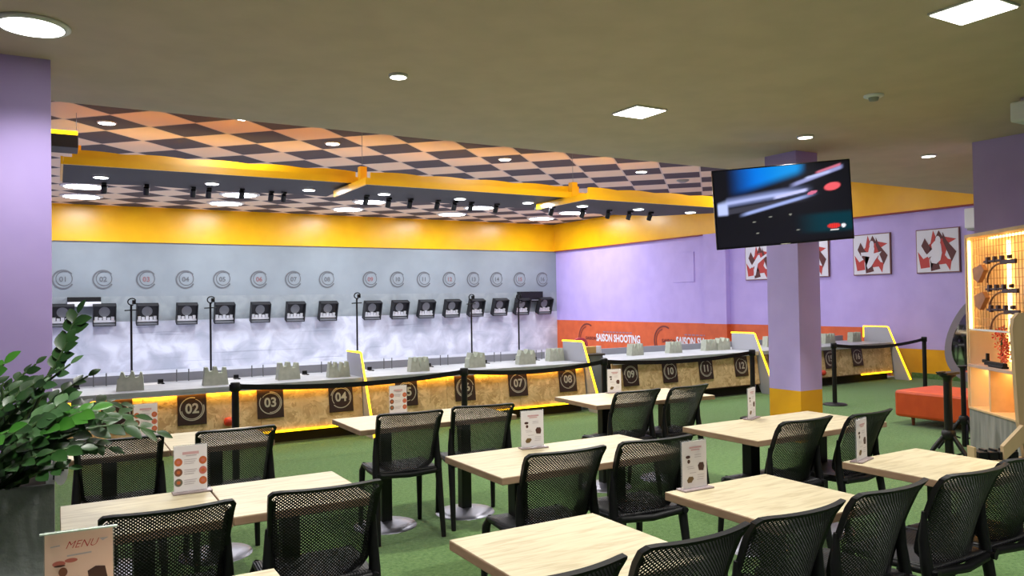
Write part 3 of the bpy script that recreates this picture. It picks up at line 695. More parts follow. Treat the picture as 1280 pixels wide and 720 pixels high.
# ------------------------------------------------------------------ stanchions and belts
HS = .91
proto = empty('queue_post')
MB().lathe([(0,.035),(.05,.035),(.15,.022),(.17,.012),(.17,0)], seg=36).build('base', BLACKM, proto)
MB().lathe([(.032,.03),(.032,HS-.07)], seg=20).build('post', BLACKM, proto)
b = MB().lathe([(.036,HS-.08),(.042,HS-.075),(.042,HS-.005),(.036,HS),(0,HS)], seg=20); b.box(-.05,.05,-.012,.012,HS-.07,HS-.015,0,.003); b.build('belt_head', BLACK, proto)
sp = [(294,478),(580,460),(755,448),(940,437),(1042,428.5),(1155,421)]
lab = ['leftmost black queue post, before lane plates 02 and 03','black queue post in front of lane plate 06','black queue post at the left end of the lane 09 counter','black queue post just left of the middle column','black queue post just right of the middle column','rightmost black queue post by the yellow band and orange bench']
SP = []
for k, (u, v) in enumerate(sp):
    p = onz(u, v, HS); SP.append(p); o = proto if k == 0 else copy_tree(proto); place(o, (p.x, p.y, 0)); tag(o, lab[k], 'queue post', 'black queue posts')
for a, c, lb in ((0,1,'black belt between the leftmost queue posts'),(1,2,'black belt between the second and third queue posts'),(2,3,'black belt across the front of lanes 09 to 12'),(4,5,'black belt right of the middle column')):
    A, Bq = SP[a], SP[c]; b = MB(); n = 16; v = []; d = (Bq-A).normalized(); nn = Vector((-d.y,d.x,0))*.0015
    for i in range(n+1):
        t = i/n; q = A.lerp(Bq, t); q += d*(.045*(1-2*t)); z = HS-.042-.05*4*t*(1-t)*(1 if a != 4 else 1.3)
        for s_ in (-1,1):
            for zz in (-.024,.024): v.append((q.x+nn.x*s_, q.y+nn.y*s_, z+zz))
    f = []
    for i in range(n):
        o4 = i*4; f += [(o4,o4+4,o4+5,o4+1),(o4+2,o4+3,o4+7,o4+6),(o4+1,o4+5,o4+7,o4+3),(o4,o4+2,o4+6,o4+4)]
    b.add(v, f); tag(b.build('queue_belt', BLACK), lb, 'belt', 'queue belts')

# ------------------------------------------------------------------ tables
TH = .75
def pedestal(x, parent):
    b = MB().box(x-.04,x+.04,-.04,.04,.03,TH-.05,0,.006); b.build('pedestal', BLACKM, parent)
    MB().lathe([(0,.045),(.06,.04),(.15,.022),(.22,.008),(.225,0)], x, 0, seg=40).build('base', CHROME, parent)
    MB().box(x-.18,x+.18,-.03,.03,TH-.055,TH-.036).box(x-.03,x+.03,-.18,.18,TH-.055,TH-.036).build('top_bracket', BLACKM, parent)
def table(x0, x1, y0, y1, label, peds, rz=0, grp=None):
    cx_, cy_ = (x0+x1)/2, (y0+y1)/2; w, d = (x1-x0)/2, (y1-y0)/2
    e = empty('dining_table', (cx_, cy_, 0), rz); tag(e, label, 'table', 'pale wooden dining tables')
    b = MB().box(-w,w,-d,d,TH-.036,TH-.002,1,.003); b.box(-w+.002,w-.002,-d+.002,d-.002,TH-.004,TH,0,.0008)
    b.build('tabletop', [TOP, EDGE], e)
    for q in peds: pedestal(q, e)
    return e
table(0.01,.605,3.245,3.86,'square pale table right beside the grey planter, under the left half of two joined tops',[0])
table(.61,1.205,3.26,3.875,'square pale table joined to the right of the table beside the planter',[0])
table(-.03,.575,4.98,5.63,'square pale table behind the plant leaves, far left',[0])
table(.58,1.18,4.97,5.62,'square pale table behind the mesh chair with the six dish menu in front of it',[0])
table(1.745,2.96,4.985,5.60,'long pale table under lane plates 04 and 05',[-.32,.32])
table(3.75,4.97,4.98,5.66,'long pale table in front of the lane 08 and lane 09 counters',[-.32,.32], math.radians(-4))
table(1.84,3.05,3.245,3.88,'long pale table in the middle of the room',[-.33,.33])
table(3.565,4.80,3.22,3.86,'long pale table before the middle purple column',[-.33,.33])
table(1.205,1.84,1.87,2.517,'square pale table at the bottom middle of the photo',[0])
table(2.30,2.935,1.985,2.61,'square pale table at the lower right, left of the one by the tripods',[0])
table(3.465,4.10,1.95,2.58,'square pale table at the right near the display cabinet',[0])
table(-.01,.603,1.95,2.563,'square pale table at the bottom left holding the pink menu',[0])

# ------------------------------------------------------------------ chairs
def chair_proto():
    e = empty('mesh_chair')
    def back(u, v):   # u -1..1, v 0..1 bottom->top
        z = .445+.425*v
        hw = .197+.022*math.sin(min(1, v*1.7)*PI/2)+.012*max(0,v-.6)/.4
        y = -.185-.055*v-.075*v*v + .07*(u*u)*(1-.3*v) - .014*max(0, (v-.85)/.15)
        return Vector((u*hw, y, z))
    NU, NV = 30, 31
    b = MB(); 
    def inside(u, v):
        if v < .0 or v > .985: return False
        lim = .93
        if v < .2: lim = .93*math.sqrt(max(0, 1-((.2-v)/.225)**2))
        if v > .93: lim = .93-(v-.93)*1.6
        return abs(u) <= lim
    vi = {}
    V = []; Fc = []
    def vert(u, v):
        k = (round(u,5), round(v,5))
        if k not in vi: vi[k] = len(V); V.append(back(u, v)[:])
        return vi[k]
    du, dv = 2/NU, 1/NV
    for j in range(-1, 2*NV+1):
        for i in range(-1, NU+1):
            cu = -1+(i+.5+(.5 if j % 2 else 0))*du; cv = (j+1)*dv/2
            if not inside(cu, cv): continue
            o = [(cu-du/2,cv),(cu,cv-dv/2),(cu+du/2,cv),(cu,cv+dv/2)]
            if any(not(-1 <= a <= 1 and 0 <= c <= 1) for a, c in o): continue
            k = .60
            a = [vert(*q) for q in o]; c = [vert(cu+(q[0]-cu)*k, cv+(q[1]-cv)*k) for q in o]
            for t in range(4): Fc.append((a[t], a[(t+1)%4], c[(t+1)%4], c[t]))
    b.add(V, Fc)
    o = b.build('backrest', BLACK, e); md = o.modifiers.new('thickness', 'SOLIDIFY'); md.thickness = .0032
    # rim around the back
    rim = []
    def lim(v):
        if v < .2: return 1.*math.sqrt(max(0, 1-((.2-v)/.22)**2))
        return 1.
    left = [back(-lim(v), v) for v in [x/20 for x in range(0, 20)]]
    topl = [back(-1+.02, .965), back(-.93, .992)]; top = [back(u/10, 1.0) for u in range(-8, 9)]; 
    rgt = [Vector((-p.x, p.y, p.z)) for p in (left+topl)][::-1]
    pts = left+topl+top+rgt
    # band ribbon
    vs = []; fs = []
    n = len(pts)
    for i, p in enumerate(pts):
        u = p.x; c = Vector((0, 0, .66)); inn = Vector((p.x*.865, p.y+.006, c.z+(p.z-c.z)*.93 if p.z > .8 or p.z < .5 else p.z))
        out = p + Vector((p.x*.01,0,0))
        if p.z > .845: inn = Vector((p.x*.95, p.y+.004, p.z-.013))
        vs += [inn+Vector((0,-.006,0)), out+Vector((0,-.013,0)), out+Vector((0,.010,.003)), inn+Vector((0,.004,0))]
    for i in range(n-1):
        for k in range(4): fs.append((i*4+k, i*4+(k+1)%4, (i+1)*4+(k+1)%4, (i+1)*4+k))
    MB().add(vs, fs, 0, False).build('back_frame', BLACK, e)
    # seat
    b = MB(); n = 14; gv = []; gf = []
    def seat(i, j):
        x = -1+2*i/n; y = j/n
        hw = .205+.02*math.sin(min(1,y*1.3)*PI/2) if y < .85 else .225-(y-.85)*.22
        return (x*hw, -.2+.44*y, .470-.014*(1-x*x)*math.sin(PI*min(1,y*1.05)) - (.03*max(0,(y-.82)/.18)**2))
    for s_ in (0, -.02):
        for j in range(n+1):
            for i in range(n+1):
                q = seat(i, j); gv.append((q[0], q[1], q[2]+s_))
    m_ = (n+1)*(n+1)
    for j in range(n):
        for i in range(n):
            a = j*(n+1)+i; gf += [(a,a+1,a+n+2,a+n+1),(a+m_,a+n+1+m_,a+n+2+m_,a+1+m_)]
    for i in range(n):
        for a, c in ((i, i+1),(n*(n+1)+i+1, n*(n+1)+i)): gf.append((c, a, a+m_, c+m_))
        for a, c in ((i*(n+1), (i+1)*(n+1)),((i+1)*(n+1)+n, i*(n+1)+n)): gf.append((a, c, c+m_, a+m_))
    MB().add(gv, gf, 0, True).build('seat', SEATM, e)
    # side rails joining seat and rear legs, legs
    for s_ in (-1, 1):
        MB().tube([(s_*.219,-.178,.70),(s_*.218,-.172,.58),(s_*.219,-.185,.47),(s_*.228,-.258,0)], [.010,.021,.026,.017], seg=8, smooth=True).build('leg', BLACK, e)
        MB().tube([(s_*.205,.17,.462),(s_*.212,.205,.41),(s_*.222,.235,0)], [.018,.023,.016], seg=8).build('leg', BLACK, e)
    b = MB()
    for s_ in (-1, 1): b.tube([(s_*.212,-.235,.452),(s_*.216,0,.446),(s_*.205,.19,.452)], .016, seg=8)
    b.tube([(-.2,-.2,.446),(0,-.225,.44),(.2,-.2,.446)], .02, seg=8)
    b.build('seat_frame', BLACK, e)
    return e
SEATM = mat('ribbed_black_seat', (30,30,33), .45); N, L, B = nodes(SEATM)
tc = N.new('ShaderNodeTexCoord'); wv = N.new('ShaderNodeTexWave'); wv.inputs['Scale'].default_value = 26; L.new(tc.outputs['Object'], wv.inputs['Vector'])
bp = N.new('ShaderNodeBump'); bp.inputs['Strength'].default_value = .6; bp.inputs['Distance'].default_value = .004
L.new(wv.outputs['Fac'], bp.inputs['Height']); L.new(bp.outputs[0], B.inputs['Normal'])
proto = chair_proto()
CH = [(93,553,202,545,-5,'black mesh chair behind the plant leaves, leftmost of the second row'),
(252,541,343,532,0,'black mesh chair right behind the six dish menu on the left table'),
(133,650,290,627,0,'black mesh chair beside the pink menu at the bottom left'),
(345,618,478,602,-3,'black mesh chair at the bottom left, right of the one by the pink menu'),
(478,519,554,513,-5,'black mesh chair at the middle left with all its legs in view'),
(572,509,642,505,-11,'black mesh chair right behind the left end of the middle long table, turned slightly'),
(668,570,762,558,-2,'black mesh chair at the middle long table, behind the bottom middle square table'),
(787,554,858,546,-5,'black mesh chair behind the menu of the lower right square table'),
(777,491,829,486,1,'black mesh chair at the far long table, left one of the pair'),
(843,486,893,479,7,'black mesh chair at the far long table, right one of the pair'),
(985,529,1049,520,1,'black mesh chair in front of the long table by the middle column, left one'),
(1076,520,1121,511,5,'black mesh chair behind the menu of the right square table'),
(825,687,945,657,2,'black mesh chair at the bottom edge between two square tables'),
(962,652,1068,627,1,'black mesh chair in front of the lower right square table'),
(1090,620,1170,600,2,'black mesh chair between the two right hand square tables'),
(1197,597,1272,580,0,'black mesh chair in front of the table near the display cabinet'),
(675,727,795,697,1,'black mesh chair cut off by the bottom edge in front of the bottom middle table')]
ZTOP = .868
def put(o, cxp, cyp, ang):
    a = math.radians(ang); off = Vector((0,.34,0)); off = Vector((-math.sin(a)*.325, math.cos(a)*.325, 0))
    place(o, (cxp+off.x, cyp+off.y, 0), a)
for k, (ua, va, ub, vb, ang, lb) in enumerate(CH):
    A = onz(ua, va, ZTOP); Bq = onz(ub, vb, ZTOP); o = proto if k == 0 else copy_tree(proto)
    c = (A+Bq)/2
    if k == 7: c.x += .03
    if k == 16: c.x = Bq.x-.225
    put(o, c.x, c.y, ang); tag(o, lb, 'chair', 'black mesh dining chairs')
o = copy_tree(proto); put(o, 3.80, 1.80, 0); tag(o, 'black mesh chair cut off by the right edge of the photo', 'chair', 'black mesh dining chairs')

# ------------------------------------------------------------------ menus
DISH = [mat('dish_orange', (184,96,48), .6), mat('dish_brown', (120,72,48), .6), mat('dish_grey', (104,96,80), .6), mat('dish_pink', (190,106,92), .6)]
INKL = mat('faint_grey_ink', (186,176,182), .6); INKP = mat('faint_pink_ink', (204,164,166), .6); CHOC = mat('chocolate_ink', (72,42,34), .6); OLIVE = mat('olive_bread_ink', (112,88,52), .6)
def menu(p, rz, kind, label, w=.14, h=.205):
    e = empty('table_menu', (p[0], p[1], TH), rz); tag(e, label, 'menu', 'menus in acrylic stands')
    MB().box(-w/2-.008,w/2+.02,-.028,.035,0,.008,0,.002).build('base', mat('smoky_acrylic',(150,136,136),.25), e)
    MB().box(-w/2-.003,w/2+.003,.003,.006,.008,h+.014).build('holder', ACRYL, e)
    card = MB().box(-w/2,w/2,-.001,.001,.01,h+.01); card = card.build('card', PAPER_PINK if kind == 2 else PAPER, e)
    b = MB(); y = -.002; mats = DISH+[INKL, INKP, CHOC, OLIVE, RED]
    if kind == 0:
        b.flat([(-.035,h-.018),(.035,h-.018),(.035,h-.03),(-.035,h-.03)], y, 5)
        b.flat([(-.02,h-.034),(.025,h-.034),(.025,h-.038),(-.02,h-.038)], y, 4)
        for r in range(3):
            for s_, m_ in ((-1,(0,1,2)[r]),(1,(0,3,0)[r])): disc(b, s_*(w/2-.018), h-.062-r*.046, .017, .018, y, m_); disc(b, s_*(w/2-.018), h-.062-r*.046, .008, .008, y-.0004, (0 if m_ else 3))
            for q in range(3): b.flat([(-.028,h-.052-r*.046-q*.009),(.026-q*.006,h-.052-r*.046-q*.009),(.026-q*.006,h-.055-r*.046-q*.009),(-.028,h-.055-r*.046-q*.009)], y, 4)
    elif kind == 1:
        b.flat([(-.03,h-.014),(.04,h-.014),(.04,h-.022),(-.03,h-.022)], y, 5); b.flat([(-.02,h-.026),(.03,h-.026),(.03,h-.031),(-.02,h-.031)], y, 5)
        disc(b, -.038, h-.058, .013, .007, y, 6); disc(b, -.034, h-.078, .008, .009, y, 6)
        b.flat([(.018,h-.10),(.028,h-.087),(.05,h-.088),(.055,h-.105),(.05,h-.125),(.024,h-.122)], y, 6)
        b.flat([(-.046,h-.16),(-.034,h-.145),(-.012,h-.146),(-.006,h-.156),(-.02,h-.172),(-.04,h-.172)], y, 7)
        for x0, zt in ((0,.05),(0,.06),(-.045,.1),(-.04,.108),(.015,.14),(.015,.15),(.012,.16),(-.03,.128)): b.flat([(x0,h-zt),(x0+.038,h-zt),(x0+.038,h-zt-.0025),(x0,h-zt-.0025)], y, 4)
    else:
        add_text(b, 'MENU', .030, Matrix.Translation((.004,y,h-.028)), 8, .45, -.0004, .95)
        b.flat([(-.07,h-.026),(-.047,h-.024),(-.047,h-.027),(-.07,h-.029)], y, 4); b.flat([(.05,h-.018),(.073,h-.018),(.058,h-.026)], y, 4)
        b.flat([(-.03,h-.055),(.03,h-.052),(.03,h-.056),(-.03,h-.059)], y, 4)
        disc(b, -.05, h-.076, .016, .008, y, 3); disc(b, -.02, h-.07, .016, .006, y, 3); disc(b, -.048, h-.082, .014, .003, y-.0003, 6); disc(b, -.04, h-.10, .011, .013, y, 1)
        b.flat([(.02,h-.106),(.04,h-.095),(.064,h-.098),(.07,h-.13),(.06,h-.15),(.026,h-.148)], y, 6)
        for zt in (.118,.124,.165,.171): b.flat([(-.045,h-zt),(0,h-zt+.001),(0,h-zt-.002),(-.045,h-zt-.003)], y, 4)
        disc(b, -.03, h-.16, .02, .014, y, 7)
    b.build('print', mats, card)
    if kind == 2: MB().box(-w/2-.012,w/2+.012,-.004,.008,h+.008,h+.012).build('holder_edge', mat('bright_acrylic_edge',(206,222,210),.15), e)
menu((.525,3.80), 0, 0, 'six dish menu standing on the table beside the planter')
menu((2.36,3.80), math.radians(-8), 1, 'white menu on the long table in the middle of the room')
menu((2.44,2.57), math.radians(-2), 1, 'white menu on the far corner of the lower right square table')
menu((4.185,3.83), math.radians(22), 1, 'white menu on the long table before the middle column', w=.14)
menu((3.565,2.535), math.radians(16), 1, 'white menu on the table near the display cabinet')
menu((2.25,5.56), 0, 0, 'six dish menu on the long table under lane plates 04 and 05')
menu((4.36,5.60), math.radians(-8), 1, 'white menu on the far long table in front of the lane 09 counter')
menu((.50,5.585), 0, 0, 'six dish menu partly hidden behind the plant leaves')
p = onz(99,662,.975); menu((p.x-.0, p.y), math.radians(-4), 2, 'pink menu with red MENU lettering at the bottom left', w=.168, h=.213)

# ------------------------------------------------------------------ planter with plant
pr = ony(73,605,3.08); ZP = pr.z
e = empty('potted_plant', (-.32, 3.38, 0)); tag(e, 'leafy green plant in a tall grey concrete planter at the left', 'potted plant')
b = MB(); a_, t_ = .305, .025
x1 = -.008+.32
def ring(h, z): return [(-.33,-h,z),(x1,-h,z),(x1,h,z),(-.33,h,z)]
vs = ring(.30,0)+ring(.30,ZP)+[(-.305,-.275,ZP),(x1-.025,-.275,ZP),(x1-.025,.275,ZP),(-.305,.275,ZP)]+[(-.305,-.275,ZP-.06),(x1-.025,-.275,ZP-.06),(x1-.025,.275,ZP-.06),(-.305,.275,ZP-.06)]
fs = [(3,2,1,0)]
for k in range(3):
    for i in range(4): fs.append((k*4+i, k*4+(i+1)%4, k*4+4+(i+1)%4, k*4+4+i))
b.add(vs, fs); b.build('planter', CONC, e)
MB().box(-.305,x1-.025,-.275,.275,ZP-.08,ZP-.05).build('soil', SOIL, e)
rnd = random.Random(11)
def leaf(mb, base, d, n, L, w, mi):
    """elliptic leaf along d, face normal n, with a slight fold"""
    s_ = d.cross(n).normalized(); prof = [(0,0),(.12,.45),(.3,.86),(.5,1),(.7,.82),(.88,.42),(1,0)]
    v = []; f = []
    for t, q in prof:
        c = base+d*L*t - n*(L*.12*t*t)
        v += [c-s_*w*q+n*w*.22*q, c, c+s_*w*q+n*w*.22*q]
    for i in range(len(prof)-1):
        a = i*3; f += [(a,a+1,a+4,a+3),(a+1,a+2,a+5,a+4)]
    mb.add(v, f, mi, True)
def frond(tip, base, bend, nleaf, L, w, mi, t0=.3):
    b = MB(); base = Vector(base); tip = Vector(tip); mid = (base+tip)/2+Vector(bend)
    P = [base*(1-t)**2+mid*2*t*(1-t)+tip*t*t for t in [i/14 for i in range(15)]]
    b.tube(P, [.009*(1-.6*i/14) for i in range(15)], 0, seg=6)
    for i in range(nleaf):
        t = t0+(1-t0)*i/(nleaf-1); k = min(13, int(t*14)); c = P[k].lerp(P[k+1], t*14-k) if t < 1 else P[14]
        T = (P[min(14,k+1)]-P[max(0,k-1)]).normalized()
        side = T.cross(Vector((0,-.35,1))).normalized()
        if side.length < .1: side = Vector((1,0,0))
        for s_ in ((-1,1) if i < nleaf-1 else (0,)):
            d = (T*.75+side*s_*(.85+rnd.uniform(-.15,.15))+Vector((0,0,rnd.uniform(-.2,.15)))).normalized() if s_ else T
            nrm = d.cross(T if s_ else side).normalized()
            if not s_: nrm = side.cross(T).normalized()
            if nrm.z < 0: nrm = -nrm
            nrm = (nrm+Vector((rnd.uniform(-.5,.5),rnd.uniform(-1.1,-.2),rnd.uniform(-.1,.5)))).normalized(); nrm = (nrm-d*nrm.dot(d)).normalized()
            sc = (.75+.35*math.sin(PI*min(1,(t-t0)/(1-t0)*.9+.1)))*rnd.uniform(.85,1.15)
            leaf(b, c, d, nrm, L*sc, w*sc, 1)
    o = b.build('frond', [STEM, (LEAF, LEAF2, LEAF3)[mi]], e)
def loc(u, v, y): q = ony(u, v, y); return (q.x+.32, q.y-3.38, q.z)
zs = ZP-.05
# (tip u, v, Y), base offset, bend, leaves, length, width, colour
FR_ = [((195,540,3.25),(.12,-.1),(0,-.05,.22),8,.105,.027,0),((168,520,3.35),(.15,0),(-.05,0,.2),8,.10,.027,0),((114,512,3.1),(.1,-.15),(0,-.05,.12),8,.10,.032,1),
((97,392,3.45),(.1,.1),(.03,0,.02),4,.085,.024,0,.82),((88,455,3.3),(.05,.0),(-.1,0,.02),9,.08,.02,2),((60,470,3.3),(0,.05),(-.1,0,.05),9,.085,.026,0),
((30,480,3.4),(-.05,.1),(-.12,0,.04),9,.09,.026,0),((5,455,3.2),(-.15,-.1),(-.05,0,.03),9,.10,.034,1),((-20,500,3.3),(-.2,0),(0,0,.05),8,.10,.03,0),
((100,560,3.05),(.12,-.2),(0,-.05,.1),6,.09,.026,0),((75,540,3.1),(.05,-.2),(-.05,-.05,.08),7,.09,.026,0),((35,530,3.05),(-.02,-.22),(0,-.03,.05),7,.09,.027,0),
((10,540,3.0),(-.12,-.22),(0,0,.04),7,.09,.03,1),((135,560,3.2),(.18,-.1),(0,0,.14),7,.085,.026,0),((150,505,3.6),(.18,.15),(-.03,0,.2),8,.09,.026,0),((110,470,3.55),(.1,.2),(-.06,0,.06),8,.085,.024,0),
((50,500,3.6),(0,.2),(0,0,.05),8,.09,.028,0),((85,500,3.15),(.1,-.18),(-.04,0,.06),8,.095,.03,2),((20,560,3.15),(-.1,-.1),(0,0,0),6,.09,.03,0),((60,575,3.12),(.05,-.2),(0,0,0),5,.08,.026,0),((84,428,3.35),(.14,.0),(.0,0,.03),4,.085,.026,0,.8),((128,525,3.15),(.16,-.15),(-.03,0,.14),9,.08,.022,0),((45,455,3.5),(-.05,.1),(-.06,0,.04),10,.075,.021,0),
((20,500,3.1),(-.1,-.2),(-.04,0,.05),9,.08,.024,0),((-5,480,3.5),(-.2,.1),(-.04,0,.05),9,.08,.024,0),((65,520,3.3),(.0,0),(-.03,0,.05),9,.075,.022,0),((100,535,3.4),(.1,.1),(.0,0,.12),8,.08,.022,0),
((-10,550,3.15),(-.22,-.18),(0,0,.03),7,.085,.026,0),((45,570,3.02),(0,-.22),(0,-.03,.03),6,.08,.022,0),((85,585,3.02),(.12,-.22),(0,-.03,.06),5,.075,.022,0)]
for (t, bo, bd, nl, L_, w_2, mi, *t0_) in FR_: frond(loc(*t), (bo[0], bo[1], zs), bd, nl, L_*.85, w_2*.82, mi, *(t0_ or (.26,)))
for k in range(12):  # leafy bare stems low in the pot
    x = rnd.uniform(-.25,.2); y = rnd.uniform(-.24,.1); MB().tube([(x,y,zs),(x+rnd.uniform(-.05,.05),y,zs+.2),(x+rnd.uniform(-.15,.15),y+rnd.uniform(-.05,.05),zs+.38)], [.011,.009,.004], seg=6).build('stem', STEM, e)
q = ony(76,585,3.12)
e = empty('plant_tag', (q.x, q.y+.05, 0)); tag(e, 'white oval tag with a black mark at the corner of the planter', 'tag')
b = MB(); b.prism([(.025*math.cos(a*PI/8), q.z+.07*math.sin(a*PI/8)) for a in range(16)], -.002, .002); b.build('card', WHITE, e)
MB().box(-.008,.01,-.004,-.002,q.z-.02,q.z+.018).build('black_mark', BLACK, e)
MB().tube([(-.028,0,q.z-.12),(-.02,0,q.z-.03)], .003, seg=6).build('stick', BLACKM, e)

# ------------------------------------------------------------------ right side: bench, tripods, cabinet, mirror, wooden rack
e = empty('orange_bench', (8.95, 5.2, 0)); tag(e, 'orange vinyl bench with short legs near the right wall', 'bench')
MB().box(0,.85,-.75,.70,.10,.425,0,.035).build('seat', VINYL, e)
for x in (.1,.72):
    for y in (-.6,.52): MB().tube([(x,y,.11),(x,y,0)], [.024,.016], seg=10).build('leg', mat('brown_bench_leg',(120,60,36),.5), e)
q = onz(1196,470,.6)
e = empty('bench_block', (10.0, 5.2, 0)); tag(e, 'taller orange vinyl block behind the orange bench', 'bench')
MB().box(0,.35,-.8,.36,.06,.66,0,.03).build('block', VINYL, e)
for y in (-.6,.2): MB().tube([(.17,y,.07),(.17,y,0)], [.024,.016], seg=10).build('leg', mat('brown_bench_leg',(120,60,36),.5), e)
def onyz(p, vt):
    d = p.copy(); d.z = 0; d = d.dot(fh); r = ray(1200, vt); return HC+r.z/(r.dot(fh))*d
def tripod(u, v, vt, label, thick):
    p = onz(u, v, 0); ht = onyz(p, vt); e = empty('tripod_stand', (p.x, p.y, 0)); tag(e, label, 'tripod stand', 'black tripod stands')
    MB().tube([(0,0,.03),(0,0,ht-.04)], thick, seg=16).build('pole', BLACKM, e)
    for a in (.4, 2.5, 4.6):
        c, s_ = math.cos(a), math.sin(a)
        MB().tube([(c*.04,s_*.04,.30),(c*.12,s_*.12,.20),(c*.26,s_*.26,.012)], [.02,.022,.014], seg=8).build('leg', BLACKM, e)
        MB().tube([(c*.04,s_*.04,.12),(c*.15,s_*.15,.16)], .009, seg=6).build('brace', BLACKM, e)
    MB().lathe([(thick+.01,.26),(thick+.025,.28),(thick+.025,.33),(thick+.01,.35)], seg=20).build('hub', BLACKM, e)
    MB().lathe([(thick*.9,ht-.08),(thick*1.2,ht-.03),(thick*2,ht-.012),(thick*2,ht),(0,ht)], seg=24).build('top_plate', BLACKM, e)
    return e
t1 = tripod(1187, 585, 468, 'black tripod stand with a small device on top in front of the orange bench', .036)
h1 = onyz(t1.location, 468); b = MB().box(-.09,.12,-.05,.05,h1,h1+.022,0,.005).box(-.16,-.05,-.015,.015,h1+.022,h1+.034,0,.003); b.build('device_tray', BLACKM, t1)
tripod(1206, 562, 457, 'taller black tripod stand right beside the display cabinet', .024)

# display cabinet, turned in the room; local x runs along the front (to the right), y into the cabinet
hd = math.radians(37.5); dcab = Vector((math.sin(hd), math.cos(hd), 0)); 
pc = onz(1212, 572, 0); rzc = math.atan2(-dcab.y, -dcab.x)
e = empty('display_cabinet', (pc.x, pc.y, 0), rzc); tag(e, 'lit wooden display cabinet with a wire grid at the right edge', 'display cabinet')
dist = (Vector((pc.x,pc.y,0))).dot(fh)
def zat(v): return HC-(v-(376+ (1212-640)*-.0156))/F*dist
z_top, z_wire, z_shelf, z_base = zat(294), zat(411), zat(454), zat(507)
LC, DC = 1.5, .42
CREAM = mat('cream_board', (240,222,196), .6); WOODF = noise_mat('light_wood_frame', (232,196,150), (218,180,134), 6, 4, .55)
GW2 = noise_mat('weathered_grey_wood', (150,148,142), (118,118,114), 4, 5, .75, stretch=(4,1,.5))
# in local frame +x is along front to the right, camera side is -y or +y ? decided by normal
nloc = Vector((-math.sin(rzc), math.cos(rzc), 0)); sgn = -1 if nloc.dot(Vector((-pc.x,-pc.y,0))) > 0 else 1
def yb(a, b_): return (min(a*sgn, b_*sgn), max(a*sgn, b_*sgn))
def cbox(mb, x0, x1, d0, d1, z0, z1, bv=0.): y0, y1 = yb(d0, d1); return mb.box(x0,x1,y0,y1,z0,z1,0,bv)
b = MB(); cbox(b, 0, .025, 0, DC, z_base, z_top); cbox(b, LC-.035, LC, 0, DC, z_base, z_top); cbox(b, 0, LC, 0, DC, z_top-.03, z_top, 0); b.build('frame', WOODF, e)
b = MB(); cbox(b, .035, LC-.035, DC-.02, DC, z_base, z_top-.03); cbox(b, .025, .035, .01, DC-.02, z_base, z_top-.03); b.build('back_board', CREAM, e)
b = MB(); cbox(b, .0, LC, .0, DC, z_shelf-.03, z_shelf, .003); b.build('shelf', noise_mat('pinkish_shelf_board', (196,164,150), (184,152,138), 5, 3, .5), e)
b = MB(); cbox(b, 0.0, LC, .01, DC, 0, z_base-.02); b.build('plinth', GW2, e)
b = MB(); cbox(b, .0, LC, .0, DC, z_base-.02, z_base, .003); b.build('base_board', WOODF, e)
b = MB(); cbox(b, .38, .41, .02, DC-.02, z_base, z_shelf-.03); cbox(b, .85, .88, .02, DC-.02, z_base, z_shelf-.03); b.build('divider', WOODF, e)
b = MB(); cbox(b, .04, LC-.04, .012, .03, z_wire-.008, z_wire+.008);  b.build('mullion', WHITE, e)
b = MB(); cbox(b, .036, .046, .02, .035, z_wire, z_top-.06); cbox(b, .06, LC-.06, .2, .22, z_top-.045, z_top-.033); cbox(b, .037,.049,.375,.39,z_shelf+.02,z_top-.06); cbox(b, .03, LC-.06, .18, .22, z_shelf-.042, z_shelf-.031); b.build('led_strip', LED_W, e)
b = MB()
xx = .05
while xx < LC-.05: y0, y1 = yb(.06,.064); b.box(xx,xx+.004,y0,y1,z_wire,z_top-.04); xx += .055
zz = z_wire+.03
while zz < z_top-.05: y0, y1 = yb(.06,.064); b.box(.04,LC-.04,y0,y1,zz,zz+.004); zz += .075
b.build('wire_grid', mat('wire_steel', (150,120,90), .4, .6), e)
MC = Matrix.Translation((pc.x,pc.y,0)) @ Matrix.Rotation(rzc, 4, 'Z')
def in_cab(name, x, d, z, label, cat, grp=None):
    q = MC @ Vector((x, d*sgn, z)); o = empty(name, q, rzc); tag(o, label, cat, grp); return o
STOCK = noise_mat('orange_brown_wood', (196,128,78), (170,106,62), 9, 3, .45)
gl = ['top toy gun with a wooden stock hanging in the display cabinet','second toy gun with a wooden stock hanging in the display cabinet','third toy gun hanging in the display cabinet above the orange flowers']
for k, vz in enumerate((343, 376, 400)):
    g = in_cab('toy_gun', .27+.02*k, .035, zat(vz), gl[k], 'toy gun', 'toy guns on the wire grid')
    if k < 2: MB().prism([(-.15,.05),(.02,.085),(.08,.03),(-.04,-.085),(-.13,-.05)], -.02, .02).build('stock', STOCK, g)
    b = MB().box(.05,.40,-.01,.01,.10,.118,0,.003).box(.36,.62,-.01,.01,.07,.11,0,.004)
    for q in range(4): b.box(.10+q*.13,.14+q*.13,-.015,.015,.085+.01*q,.15,0,.004)
    b.build('receiver', mat('purple_black_plastic',(66,44,56),.45), g)
    b = MB(); b.tube([(.10+.26*(1-math.cos(t)), 0, -.09+.17*math.sin(t)) for t in [i*.16 for i in range(11)]], .009, seg=8); b.build('guard', mat('brown_steel',(128,84,66),.4), g)
fl = in_cab('flower_spray', .33, .16, z_shelf, 'orange and red flower cluster standing in the display cabinet', 'flowers')
b = MB(); rn = random.Random(3)
